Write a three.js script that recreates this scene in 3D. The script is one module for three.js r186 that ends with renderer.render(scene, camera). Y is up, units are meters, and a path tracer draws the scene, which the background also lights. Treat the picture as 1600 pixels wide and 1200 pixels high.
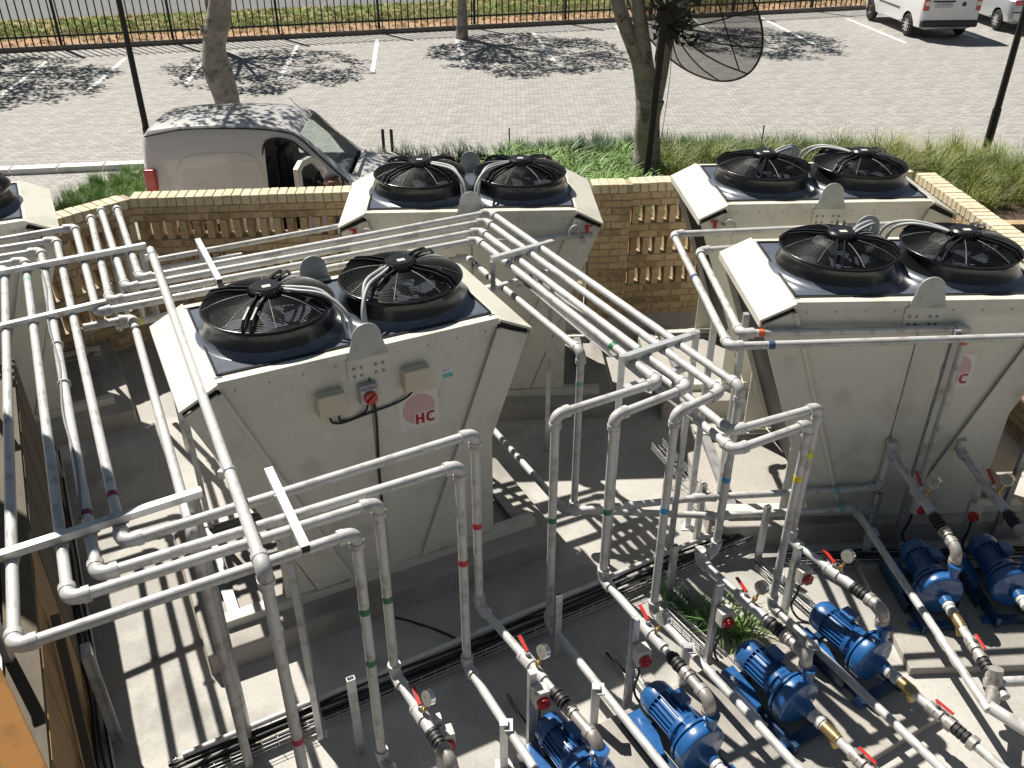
import * as THREE from 'three';
import { mergeGeometries, toCreasedNormals } from 'three/addons/utils/BufferGeometryUtils.js';
import { RoundedBoxGeometry } from 'three/addons/geometries/RoundedBoxGeometry.js';
import { MarchingCubes } from 'three/addons/objects/MarchingCubes.js';
import { Brush, Evaluator, SUBTRACTION } from 'three-bvh-csg';

// ---------- camera, sky, sun, exposure ----------
const scene = new THREE.Scene();
const camera = new THREE.PerspectiveCamera(46.85, 4 / 3, 0.1, 400);
camera.position.set(0, 5.0, 0);
camera.rotation.set(-0.5490, 0, 0);
const renderer = new THREE.WebGLRenderer({ antialias: true });
renderer.setSize(1024, 768);
renderer.toneMapping = THREE.LinearToneMapping;
renderer.toneMappingExposure = 1.5;
renderer.shadowMap.enabled = true;
const SUN_AZ = 41.5 * Math.PI / 180, SUN_EL = 53.3 * Math.PI / 180;
const SKY = 0.092;
const sunDir = new THREE.Vector3(-Math.sin(SUN_AZ) * Math.cos(SUN_EL), Math.sin(SUN_EL), -Math.cos(SUN_AZ) * Math.cos(SUN_EL));
{ // clear midday sky: pale at the horizon, blue overhead
  const w = 256, h = 128, d = new Float32Array(w * h * 4);
  for (let j = 0; j < h; j++) for (let i = 0; i < w; i++) {
    const el = (j + .5) / h * Math.PI - Math.PI / 2, t = Math.max(0, Math.sin(el)), k = Math.pow(1 - t, 3), o = 4 * (j * w + i), q = SKY * (el < 0 ? .6 : 1);
    d[o] = q * (.62 + .55 * k); d[o + 1] = q * (.86 + .36 * k); d[o + 2] = q * (1.22 + .10 * k); d[o + 3] = 1;
  }
  const t = new THREE.DataTexture(d, w, h, THREE.RGBAFormat, THREE.FloatType); t.mapping = THREE.EquirectangularReflectionMapping; t.magFilter = THREE.LinearFilter; t.needsUpdate = true;
  scene.background = t; scene.environment = t;
}
const sun = new THREE.DirectionalLight(new THREE.Color(1, 0.955, 0.87), 5.0);
sun.position.copy(sunDir).multiplyScalar(40); sun.castShadow = true; sun.shadow.radius = 1;
Object.assign(sun.shadow.camera, { left: -30, right: 30, top: 30, bottom: -30, near: 1, far: 120 });
sun.shadow.mapSize.set(4096, 4096);
scene.add(sun, sun.target);

// ---------- helpers ----------
let seed = 7;
const rnd = () => { seed = (seed * 1664525 + 1013904223) >>> 0; return seed / 4294967296; };
const rr = (a, b) => a + (b - a) * rnd();
const V = (x, y, z) => new THREE.Vector3(x, y, z);
const used = {};
function numbered(n) { const k = used[n] = (used[n] ?? -1) + 1; return k ? n + '_' + String(k).padStart(3, '0') : n; }
function thing(name, label, category, pos = [0, 0, 0], turn = 0, group) {
  const o = new THREE.Group(); o.name = numbered(name); o.position.set(...pos); o.rotation.y = turn;
  o.userData = { label, category }; if (group) o.userData.group = group; scene.add(o); return o;
}
function boxUV(g, s = 1) {
  const p = g.attributes.position, n = g.attributes.normal, uv = new Float32Array(p.count * 2);
  for (let i = 0; i < p.count; i++) {
    const x = Math.abs(n.getX(i)), y = Math.abs(n.getY(i)), z = Math.abs(n.getZ(i));
    let a, b;
    if (y >= x && y >= z) { a = p.getX(i); b = p.getZ(i); } else if (x >= z) { a = p.getZ(i); b = p.getY(i); } else { a = p.getX(i); b = p.getY(i); }
    uv[2 * i] = a * s; uv[2 * i + 1] = b * s;
  }
  g.setAttribute('uv', new THREE.BufferAttribute(uv, 2)); return g;
}
function flat(g) {
  g = g.index ? g.toNonIndexed() : g;
  for (const k of Object.keys(g.attributes)) if (!['position', 'normal', 'uv'].includes(k)) g.deleteAttribute(k);
  if (!g.attributes.uv) boxUV(g);
  return g;
}
function merge(list) { return list.length === 1 ? flat(list[0]) : mergeGeometries(list.map(flat)); }
function part(name, geo, mat, parent, opt = {}) {
  let g = Array.isArray(geo) ? merge(geo) : geo;
  if (!opt.keepUV) { g = flat(g); boxUV(g); }
  const m = new THREE.Mesh(g, mat); m.name = name; m.castShadow = m.receiveShadow = true;
  if (opt.label) m.userData.label = opt.label; if (opt.kind) m.userData.kind = opt.kind;
  if (opt.pos) m.position.set(...opt.pos); if (opt.turn) m.rotation.y = opt.turn;
  parent.add(m); return m;
}
function solo(name, label, category, geo, mat, group, opt = {}) {
  const m = part(numbered(name), geo, mat, scene, opt); m.userData.label = label; m.userData.category = category; if (group) m.userData.group = group; return m;
}
function struct(name, geo, mat, opt = {}) { const m = part(name, geo, mat, scene, opt); m.userData.kind = 'structure'; return m; }
const bx = (w, h, d, x = 0, y = 0, z = 0) => new THREE.BoxGeometry(w, h, d).translate(x, y, z);
const rbx = (w, h, d, x = 0, y = 0, z = 0, r = .008, s = 2) => new RoundedBoxGeometry(w, h, d, s, Math.min(r, w / 2.01, h / 2.01, d / 2.01)).translate(x, y, z);
function between(g, a, b) { // geometry whose long axis is y, centred -> spans a to b
  const d = b.clone().sub(a), q = new THREE.Quaternion().setFromUnitVectors(V(0, 1, 0), d.clone().normalize());
  return g.applyQuaternion(q).translate((a.x + b.x) / 2, (a.y + b.y) / 2, (a.z + b.z) / 2);
}
const rod = (a, b, r, seg = 14, r2 = r, open = false) => between(new THREE.CylinderGeometry(r2, r, a.distanceTo(b), seg, 1, open), a, b);
function beam(a, b, w, h) { // square section bar from a to b, w across (horizontal), h other way
  const L = a.distanceTo(b), g = new THREE.BoxGeometry(w, h, L), m = new THREE.Matrix4().lookAt(a, b, Math.abs(b.y - a.y) > .9 * L ? V(0, 0, 1) : V(0, 1, 0));
  return g.applyMatrix4(m).translate((a.x + b.x) / 2, (a.y + b.y) / 2, (a.z + b.z) / 2);
}
const tube = (pts, r, n = 24, seg = 7) => new THREE.TubeGeometry(new THREE.CatmullRomCurve3(pts, false, 'centripetal'), n, r, seg, false);
const poly = (pts, d, z = 0, bevel = 0) => {
  const s = new THREE.Shape(pts.map(p => new THREE.Vector2(p[0], p[1])));
  return new THREE.ExtrudeGeometry(s, { depth: d, bevelEnabled: bevel > 0, bevelSize: bevel, bevelThickness: bevel, bevelSegments: 1 }).translate(0, 0, z);
};
function sheet(pts, y) { // horizontal polygon [x,z] facing up
  const s = new THREE.Shape(pts.map(p => new THREE.Vector2(p[0], -p[1])));
  return new THREE.ShapeGeometry(s).rotateX(-Math.PI / 2).translate(0, y, 0);
}

// ---------- textures (colour, grain, wear) ----------
function noiseGrid(n, per, sd) { // tileable value noise on n x n
  const g = new Float32Array(per * per); let s = sd * 7919 + 13;
  for (let i = 0; i < g.length; i++) { s = (s * 1664525 + 1013904223) >>> 0; g[i] = s / 4294967296; }
  const o = new Float32Array(n * n);
  for (let y = 0; y < n; y++) for (let x = 0; x < n; x++) {
    const fx = x / n * per, fy = y / n * per, x0 = Math.floor(fx), y0 = Math.floor(fy);
    let tx = fx - x0, ty = fy - y0; tx = tx * tx * (3 - 2 * tx); ty = ty * ty * (3 - 2 * ty);
    const x1 = (x0 + 1) % per, y1 = (y0 + 1) % per;
    const a = g[y0 * per + x0], b = g[y0 * per + x1], c = g[y1 * per + x0], d = g[y1 * per + x1];
    o[y * n + x] = (a + (b - a) * tx) * (1 - ty) + (c + (d - c) * tx) * ty;
  }
  return o;
}
function fbm(n, per0, oct, sd, gain = .55) {
  const o = new Float32Array(n * n); let amp = 1, tot = 0;
  for (let k = 0; k < oct; k++) { const per = per0 << k; if (per > n) break; const g = noiseGrid(n, per, sd + k * 17); for (let i = 0; i < o.length; i++) o[i] += amp * g[i]; tot += amp; amp *= gain; }
  for (let i = 0; i < o.length; i++) o[i] /= tot; return o;
}
const clamp = (x, a = 0, b = 1) => Math.max(a, Math.min(b, x));
const sm = (a, b, x) => { const t = clamp((x - a) / (b - a)); return t * t * (3 - 2 * t); };
function texFrom(n, fn, metres, srgb = true) { // fn(i,x,y) -> [r,g,b] linear 0..1
  const d = new Uint8Array(n * n * 4);
  for (let y = 0; y < n; y++) for (let x = 0; x < n; x++) {
    const i = y * n + x, c = fn(i, x, y);
    for (let k = 0; k < 3; k++) { let v = clamp(c[k]); if (srgb) v = v <= .0031308 ? v * 12.92 : 1.055 * Math.pow(v, 1 / 2.4) - .055; d[4 * i + k] = Math.round(v * 255); }
    d[4 * i + 3] = 255;
  }
  const t = new THREE.DataTexture(d, n, n); t.wrapS = t.wrapT = THREE.RepeatWrapping; t.magFilter = THREE.LinearFilter; t.minFilter = THREE.LinearMipmapLinearFilter; t.generateMipmaps = true;
  if (srgb) t.colorSpace = THREE.SRGBColorSpace; t.repeat.set(1 / metres, 1 / metres); t.needsUpdate = true; return t;
}
const N1 = fbm(512, 4, 7, 1), N2 = fbm(512, 8, 6, 5), N3 = fbm(512, 32, 4, 9), N4 = fbm(512, 3, 5, 21), N5 = fbm(512, 64, 3, 33);
const grey = v => [v, v, v];
const std = o => new THREE.MeshStandardMaterial(o);
const phy = o => new THREE.MeshPhysicalMaterial(o);
const lin = (r, g, b) => new THREE.Color().setRGB(r, g, b);
const bumpFine = texFrom(512, i => grey(N3[i] * .5 + N5[i] * .5), 1, false);

const concTex = texFrom(1024, (i, x, y) => {
  const j = (y >> 1) * 512 + (x >> 1), k = ((y * 3) & 511) * 512 + ((x * 3) & 511);
  const stain = sm(.56, .72, N1[j]), damp = sm(.58, .66, N4[j]) * .8, fine = N5[k] - .5, pit = sm(.70, .76, N3[k]);
  let v = .43 + (N2[j] - .5) * .16 + fine * .10; v *= 1 - .36 * stain; v *= 1 - .22 * damp; v *= 1 - .15 * pit;
  return [v * 1.03, v * .985, v * .91];
}, 3.7);
const concBump = texFrom(512, i => grey(N2[i] * .5 + N3[i] * .3 + N5[i] * .2), 1.6, false);
const grimeTex = (base, amt, sd, metres, tint = [1, .95, .85]) => { const q = fbm(256, 6, 6, sd), w = fbm(256, 40, 3, sd + 3); return texFrom(256, i => { const k = sm(.5, .75, q[i]) * amt + (w[i] - .5) * amt * .5; return [base[0] * (1 - k), base[1] * (1 - k * (1.02 + (1 - tint[1]))), base[2] * (1 - k * (1 + (1 - tint[2])))]; }, metres); };

// interlocking pavers of the car park, too small to pick apart
const paveTex = (() => {
  const n = 1024, M = 1.6; // 1.6 m tile: 8 x 16 pavers, running bond
  return texFrom(n, (i, x, y) => {
    const u = x / n * M, v = y / n * M, row = Math.floor(v / .1), off = (row & 1) ? .1 : 0, cu = (u + off) % M, col = Math.floor(cu / .2);
    const eu = Math.min(cu % .2, .2 - cu % .2), ev = Math.min(v % .1, .1 - v % .1), e = Math.min(eu, ev);
    const h = Math.sin((row * 37.7 + col * 91.3)) * 43758.5453, id = h - Math.floor(h);
    const j = (y >> 1) * 512 + (x >> 1);
    let b = .335 + (id - .5) * .10 + (N3[j] - .5) * .12; if (e < .0065) b *= .52;
    return [b * 1.03, b * .985, b * .93];
  }, M);
})();

const M = {};
M.concrete = std({ map: concTex, bumpMap: concBump, bumpScale: .004, roughness: .93 });
M.plinth = std({ map: concTex, bumpMap: concBump, bumpScale: .006, roughness: .95, color: lin(.82, .8, .78) });
M.paving = std({ map: paveTex, roughness: .9 });
M.kerb = std({ map: concTex, roughness: .95, color: lin(.95, .93, .9) });
M.kerbWhite = std({ map: grimeTex([.72, .71, .68], .25, 61, 1.1), roughness: .8 });
M.markings = std({ map: grimeTex([.78, .78, .76], .35, 62, .9), roughness: .85 });
M.cream = phy({ map: grimeTex([.66, .645, .555], .16, 63, 1.4), roughness: .42, clearcoat: .15, clearcoatRoughness: .4 });
M.creamDark = std({ map: grimeTex([.50, .48, .40], .2, 64, .8), roughness: .55 });
M.boxCream = std({ color: lin(.62, .57, .43), roughness: .5 });
M.deck = phy({ map: grimeTex([.105, .122, .155], .35, 65, .7), roughness: .3, clearcoat: .7, clearcoatRoughness: .14 });
M.black = phy({ color: lin(.010, .010, .011), roughness: .28, clearcoat: .5, clearcoatRoughness: .18 });
M.blackWire = std({ color: lin(.012, .012, .013), roughness: .38, metalness: .2 });
M.blade = phy({ color: lin(.012, .012, .013), roughness: .5, side: THREE.DoubleSide });
M.guardWire = std({ color: lin(.13, .13, .13), roughness: .4 });
M.dark = std({ color: lin(.02, .02, .02), roughness: .8 });
M.fins = (() => { const t = texFrom(128, (i, x, y) => { const s = (x % 8) < 3 ? .5 : 1, q = (y % 32) < 3 ? .6 : 1; return grey(.06 * s * q); }, .12); return std({ map: t, roughness: .6, metalness: .4 }); })();
M.pipe = std({ map: grimeTex([.56, .555, .54], .34, 66, .55), roughness: .46, metalness: .12, bumpMap: bumpFine, bumpScale: .0008 });
M.fitting = std({ map: grimeTex([.52, .515, .505], .3, 67, .3), roughness: .5, metalness: .1 });
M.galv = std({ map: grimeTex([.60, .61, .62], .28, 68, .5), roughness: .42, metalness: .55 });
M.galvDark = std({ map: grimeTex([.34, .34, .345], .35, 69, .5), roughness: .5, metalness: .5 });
M.wire = std({ color: lin(.58, .58, .57), roughness: .4, metalness: .6 });
M.cable = std({ color: lin(.018, .018, .02), roughness: .55 });
M.conduit = std({ color: lin(.42, .43, .43), roughness: .5 });
M.cableGrey = std({ color: lin(.2, .2, .21), roughness: .6 });
M.lug = std({ map: grimeTex([.40, .42, .41], .15, 70, .4), roughness: .45, metalness: .3 });
M.bolt = std({ color: lin(.25, .25, .25), roughness: .4, metalness: .8 });
M.red = phy({ color: lin(.48, .025, .02), roughness: .35, clearcoat: .3 });
M.boxWhite = std({ color: lin(.60, .58, .52), roughness: .45 });
M.boxGrey = std({ color: lin(.40, .40, .39), roughness: .45 });
M.blue = phy({ map: grimeTex([.018, .105, .30], .25, 71, .25), roughness: .3, clearcoat: .6, clearcoatRoughness: .12 });
M.blueDark = phy({ map: grimeTex([.010, .045, .115], .3, 72, .3), roughness: .4, clearcoat: .4, clearcoatRoughness: .25 });
M.brass = std({ color: lin(.45, .33, .16), roughness: .35, metalness: .8 });
M.chrome = std({ color: lin(.75, .75, .75), roughness: .12, metalness: 1 });
M.steelPipe = std({ map: grimeTex([.44, .41, .38], .4, 73, .2), roughness: .45, metalness: .45 });
M.rubber = std({ color: lin(.022, .022, .023), roughness: .55 });
M.dial = std({ color: lin(.34, .33, .29), roughness: .3 });
M.glass = phy({ color: lin(.9, .95, .93), roughness: .03, transmission: 1, thickness: 0, ior: 1.5 });
M.wood = (() => { const t = texFrom(512, (i, x, y) => { const g = N2[((y >> 3) & 511) * 512 + x] * .6 + N5[((y >> 2) & 511) * 512 + x] * .4, k = N1[i]; const v = .55 + g * .7 - .25 * sm(.5, .7, k); return [.36 * v, .215 * v, .085 * v]; }, 1.3); return std({ map: t, roughness: .75 }); })();
M.woodGrey = (() => { const t = texFrom(512, (i, x, y) => { const g = N2[((y >> 3) & 511) * 512 + x] * .6 + N5[((y >> 2) & 511) * 512 + x] * .4; const v = .5 + g * .8; return [.11 * v, .092 * v, .066 * v]; }, 1.3); return std({ map: t, roughness: .85 }); })();
M.orange = std({ map: grimeTex([.20, .088, .016], .3, 75, .9), roughness: .9 });  // orange darkened in the base colour to stand in for shade on the beam
M.sheetWhite = std({ map: grimeTex([.62, .64, .63], .2, 76, 1.2), roughness: .7 });
M.bricks = [[.48, .36, .21], [.44, .32, .185], [.53, .405, .25], [.40, .285, .165], [.50, .38, .235]].map((c, i) => std({ map: grimeTex(c, .3, 80 + i, .33), roughness: .9, bumpMap: bumpFine, bumpScale: .002 }));
M.coping = [[.64, .55, .38], [.61, .515, .35], [.67, .58, .41]].map((c, i) => std({ map: grimeTex(c, .28, 90 + i, .3), roughness: .88, bumpMap: bumpFine, bumpScale: .002 }));
M.mortar = std({ color: lin(.36, .30, .21), roughness: .95 });
M.soil = std({ map: (() => texFrom(256, i => { const v = .6 + N5[i] * .8; return [.085 * v, .06 * v, .04 * v]; }, 1))(), roughness: 1, bumpMap: bumpFine, bumpScale: .02 });
M.bark = (() => { const t = texFrom(512, (i, x, y) => { const g = N2[(y * 2 & 511) * 512 + x], p = sm(.58, .66, N1[i]), q = sm(.6, .72, N3[i]); const v = .30 + (g - .5) * .2 - p * .12 - q * .1; return [v * 1.0, v * .92, v * .8]; }, .9); return std({ map: t, roughness: .9, bumpMap: bumpFine, bumpScale: .01 }); })();
const leafMat = (r, g, b) => phy({ color: lin(r, g, b), roughness: .55, transmission: .25, thickness: 0, side: THREE.DoubleSide });
M.leafDark = leafMat(.045, .115, .04); M.leafBlue = leafMat(.09, .195, .075); M.leafBright = leafMat(.16, .30, .055); M.leafLime = leafMat(.24, .29, .06); M.leafTree = leafMat(.03, .06, .02); M.leafStraw = leafMat(.30, .26, .11);
M.fence = std({ color: lin(.022, .02, .018), roughness: .6 });
M.post = std({ color: lin(.016, .013, .011), roughness: .6 });
M.vanWhite = phy({ map: grimeTex([.60, .585, .57], .08, 95, 2), roughness: .35, clearcoat: 1, clearcoatRoughness: .05 });
M.vanSilver = phy({ color: lin(.52, .55, .58), roughness: .35, metalness: .4, clearcoat: 1, clearcoatRoughness: .06 });
M.carWhite = phy({ color: lin(.72, .73, .73), roughness: .35, clearcoat: 1, clearcoatRoughness: .06 });
M.tyre = std({ color: lin(.02, .02, .02), roughness: .85 });
M.bumper = std({ color: lin(.03, .032, .036), roughness: .6 });
M.lamp = phy({ color: lin(.45, .012, .012), roughness: .15, clearcoat: 1 });
M.lampWhite = phy({ color: lin(.75, .62, .58), roughness: .15, clearcoat: 1 });
M.glassDark = phy({ color: lin(.02, .025, .025), roughness: .05, clearcoat: 1, clearcoatRoughness: .03 });
const TAPE = { green: [.02, .16, .06], red: [.5, .02, .03], blue: [.05, .28, .52], yellow: [.72, .62, .02], teal: [.22, .42, .40], black: [.02, .02, .02], orange: [.62, .14, .04], mint: [.30, .52, .42], pink: [.55, .20, .22], maroon: [.22, .02, .035], crimson: [.45, .02, .05], navy: [.05, .08, .20] };
const tapeMat = {}; for (const k in TAPE) tapeMat[k] = std({ color: lin(...TAPE[k]), roughness: .5 });

const PIPES = [
  {"k":"a1","l":"grey pipe farthest left, its corner nearest the timber shed","p":[[-4.529,2.08,-6.207],[-4.068,2.08,-6.543],[-2.173,2.0,-2.699],[-0.798,2.0,-3.455],[-0.798,0.173,-3.455],[-0.521,0.203,-3.103]],"r":0.0285,"t":[[1,0.05,"mint"],[3,0.3,"green"],[3,0.52,"green"]]},
  {"k":"a2","l":"second grey pipe from the timber shed with two green bands on its riser","p":[[-4.609,2.08,-6.348],[-3.981,2.08,-6.708],[-2.058,2.0,-2.986],[-0.715,2.0,-3.696],[-0.715,0.656,-3.696]],"r":0.0285,"t":[[1,0.1,"mint"],[3,0.52,"green"]]},
  {"k":"a3","l":"grey pipe with a grey cable tied along it, third from the shed","p":[[-4.705,2.08,-6.518],[-3.941,2.08,-6.907],[-1.988,2.0,-3.146],[-0.296,2.0,-4.025],[-0.296,0.355,-4.025],[0.218,0.385,-3.083]],"r":0.0285,"t":[[1,0.09,"pink"],[1,0.885,"maroon"],[3,0.44,"red"]]},
  {"k":"a4","l":"grey pipe with dark red band under the strut, fourth from the shed","p":[[-4.806,2.08,-6.695],[-3.917,2.08,-7.145],[-1.952,2.0,-3.378],[-0.221,2.0,-4.343],[-0.221,0.588,-4.343]],"r":0.0285,"t":[[1,0.13,"pink"],[1,0.905,"maroon"],[3,0.5,"red"]]},
  {"k":"b1","l":"rear rack pipe nearest the camera ending in the leftmost green banded riser","p":[[-4.896,2.08,-6.853],[-3.882,2.08,-7.442],[-3.048,2.05,-5.832],[-0.298,2.07,-7.169],[0.952,2.02,-4.895],[0.267,2.0,-4.543],[0.267,0.198,-4.543],[1.016,0.228,-3.188]],"r":0.0285,"t":[[1,0.45,"mint"],[3,0.8,"green"],[5,0.46,"green"]]},
  {"k":"b2","l":"rear rack pipe second from the camera with dark green band on its riser","p":[[-3.854,0.9,-7.71],[-3.854,2.08,-7.71],[-3.028,2.05,-6.023],[-0.274,2.1,-7.3],[1.131,2.02,-4.832],[0.627,2.0,-4.528],[0.627,0.65,-4.528]],"r":0.0285,"t":[[3,0.82,"green"],[5,0.55,"green"]]},
  {"k":"b3","l":"rear rack pipe third from the camera with pale blue band on its riser","p":[[-3.839,0.9,-7.908],[-3.839,2.08,-7.908],[-2.981,2.06,-6.227],[-0.227,2.13,-7.452],[1.333,2.02,-4.778],[1.009,2.0,-4.564],[1.009,0.306,-4.564],[1.885,0.336,-2.921]],"r":0.0285,"t":[[5,0.45,"blue"]]},
  {"k":"b4","l":"rear rack pipe farthest from the camera with pale blue band on its riser","p":[[-3.703,0.9,-7.942],[-3.703,2.08,-7.942],[-2.925,2.07,-6.381],[-0.195,2.16,-7.594],[1.467,2.02,-4.832],[1.467,0.636,-4.832],[1.332,0.636,-4.738]],"r":0.0285,"t":[[4,0.53,"blue"]]},
  {"k":"c1","l":"stout grey pipe clamped above the left rack, sloping past the fans","p":[[-2.941,2.17,-6.721],[-1.158,2.11,-3.077],[-1.158,0.05,-3.077]],"r":0.031,"t":[[1,0.6,"crimson"]]},
  {"k":"c2","l":"grey pipe passing under the strut end then dropping, beside the stout pipe","p":[[-3.18,1.93,-5.816],[-2.867,1.93,-5.973],[-1.667,1.93,-3.536],[-1.667,-0.035,-3.536]],"r":0.0285,"t":[[1,0.08,"black"]]},
  {"k":"d1","l":"lower rack pipe with black joints dropping to the floor behind the risers","p":[[-2.999,1.88,-5.939],[-0.406,1.88,-7.238],[0.506,1.82,-5.656],[0.506,0.33,-5.656],[1.663,0.33,-5.582],[2.813,0.33,-5.679],[3.005,0.33,-3.692]],"r":0.0285,"t":[[0,0.06,"yellow"],[1,0.1,"black"],[1,0.24,"black"],[2,0.18,"teal"],[4,0.9,"teal"]]},
  {"k":"d2","l":"lower rack pipe ending in the yellow banded riser behind","p":[[-2.105,1.82,-5.785],[0.22,1.82,-6.949],[1.384,1.82,-4.624],[2.026,1.82,-4.907],[2.026,0.672,-4.907]],"r":0.0285,"t":[[0,0.96,"yellow"],[3,0.33,"yellow"]]},
  {"k":"d3","l":"lower rack pipe ending in the yellow banded riser in front","p":[[-2.196,1.82,-5.712],[0.128,1.82,-6.876],[1.36,1.82,-4.417],[1.906,1.82,-4.711],[1.906,0.21,-4.711],[2.594,0.24,-3.327]],"r":0.0285,"t":[[0,0.93,"yellow"],[3,0.27,"yellow"]]},
  {"k":"d4","l":"floor level pipe from under the cooler to the pump beside the right cooler","p":[[-0.224,0.5,-6.679],[0.428,0.5,-5.425],[1.545,0.5,-5.609],[3.0,0.5,-5.733],[3.0,0.873,-5.733]],"r":0.0285,"t":[[2,0.75,"teal"]]},
  {"k":"e1","l":"grey pipe with blue bands crossing in front of the right cooler","p":[[3.703,2.02,-7.689],[1.435,2.02,-7.426],[1.512,2.0,-5.408],[4.013,2.0,-5.568]],"r":0.0285,"t":[[1,0.45,"navy"],[2,0.12,"navy"]]},
  {"k":"e2","l":"grey pipe with orange bands dropping beside the logo of the right cooler","p":[[1.96,1.97,-7.239],[1.622,1.97,-7.168],[1.651,1.97,-5.653],[3.326,1.97,-5.732],[3.326,0.25,-5.732]],"r":0.0285,"t":[[2,0.09,"orange"],[3,0.06,"orange"]]},
  {"k":"e3","l":"grey header pipe on the right end of the rear middle cooler","p":[[-0.157,1.9,-7.555],[0.74,1.9,-7.709]],"r":0.026,"t":[]},
  {"k":"e4","l":"thin grey header pipe feeding the left end of the rear middle cooler","p":[[-3.051,1.97,-6.961],[-1.586,1.97,-7.754]],"r":0.024,"t":[]},
  {"k":"e5","l":"short grey pipe below the header on the brick wall side","p":[[-3.0,1.9,-6.959],[-2.377,1.9,-7.247]],"r":0.022,"t":[]}
];
const DISCHARGE = [
  {"k":"D0","b":[-0.715,0.656,-3.696],"e":[-0.337,0.656,-3.095]},
  {"k":"D1","b":[-0.221,0.588,-4.343],"e":[0.496,0.588,-3.268]},
  {"k":"D2","b":[0.627,0.65,-4.528],"e":[1.178,0.65,-3.507]},
  {"k":"D3","b":[1.332,0.636,-4.738],"e":[1.858,0.636,-3.859]},
  {"k":"D4","b":[2.026,0.672,-4.907],"e":[2.46,0.672,-4.204]},
  {"k":"D5","b":[3.0,0.873,-5.733],"e":[3.197,0.66,-4.792]}
];
const BARS = {"b1":[[-4.236,2.125,-6.238],[-3.059,2.125,-6.923]],"b2":[[-3.792,2.095,-5.382],[-3.002,2.095,-5.91]],"b3":[[-2.611,2.06,-3.13],[-1.646,2.06,-3.713]],"b4":[[-2.66,2.12,-7.033],[-2.245,2.12,-6.214]],"b5":[[-1.338,2.05,-3.911],[-1.007,2.05,-3.275]],"f1":[[-0.164,2.14,-6.596],[0.343,2.14,-6.956]],"f2":[[0.731,2.075,-5.107],[1.284,2.075,-5.448]]};
// ---------- ground ----------
const FA = V(-14.241, 0, -25.843), FB = V(12.114, 0, -33.365), FD = FB.clone().sub(FA).normalize(); // fence line
const fpt = t => FA.clone().addScaledVector(FD, t), FN = V(FD.z, 0, -FD.x); // FN points away from the camera
const foff = (t, o) => { const p = fpt(t).addScaledVector(FN, o); return [p.x, p.z]; };
struct('ground', sheet([[-160, 60], [160, 60], [160, -200], [-160, -200]], -.06), M.soil);
struct('plant_floor', sheet([[-7, 4], [8, 4], [8, -10.1], [-4.2, -9.85], [-7, -7.5]], 0), M.concrete);
{
  const cp = thing('car_park', null, null); cp.userData = { kind: 'structure' };
  part('paving', sheet([[-40, 4], [-7, 4], [-7, -7.5], [-4.2, -9.85], [8, -10.1], [8, 4], [40, 4], foff(60, 0), foff(-30, 0)], 0).rotateY(0), M.paving, cp);
  const lines = [[-11.8, -20.9, -12.42, -24.75], [-9.99, -21.5, -10.45, -25.0], [-7.9, -22.1, -8.25, -24.75], [-5.75, -22.64, -6.19, -26.94], [-3.55, -23.36, -3.98, -27.7], [-1.2, -23.96, -1.63, -27.7], [1.11, -24.75, .63, -28.95], [3.6, -25.4, 3.3, -30], [6.18, -26.0, 6.0, -31.4], [8.78, -26.75, 8.3, -31.5], [11.47, -27.2, 11.1, -31.3], [13.9, -27.9, 13.5, -32.2]];
  for (const [x0, z0, x1, z1] of lines) part('bay_line', [beam(V(x0, .004, z0), V(x1, .004, z1), .11, .006)], M.markings, cp);
}
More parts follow.
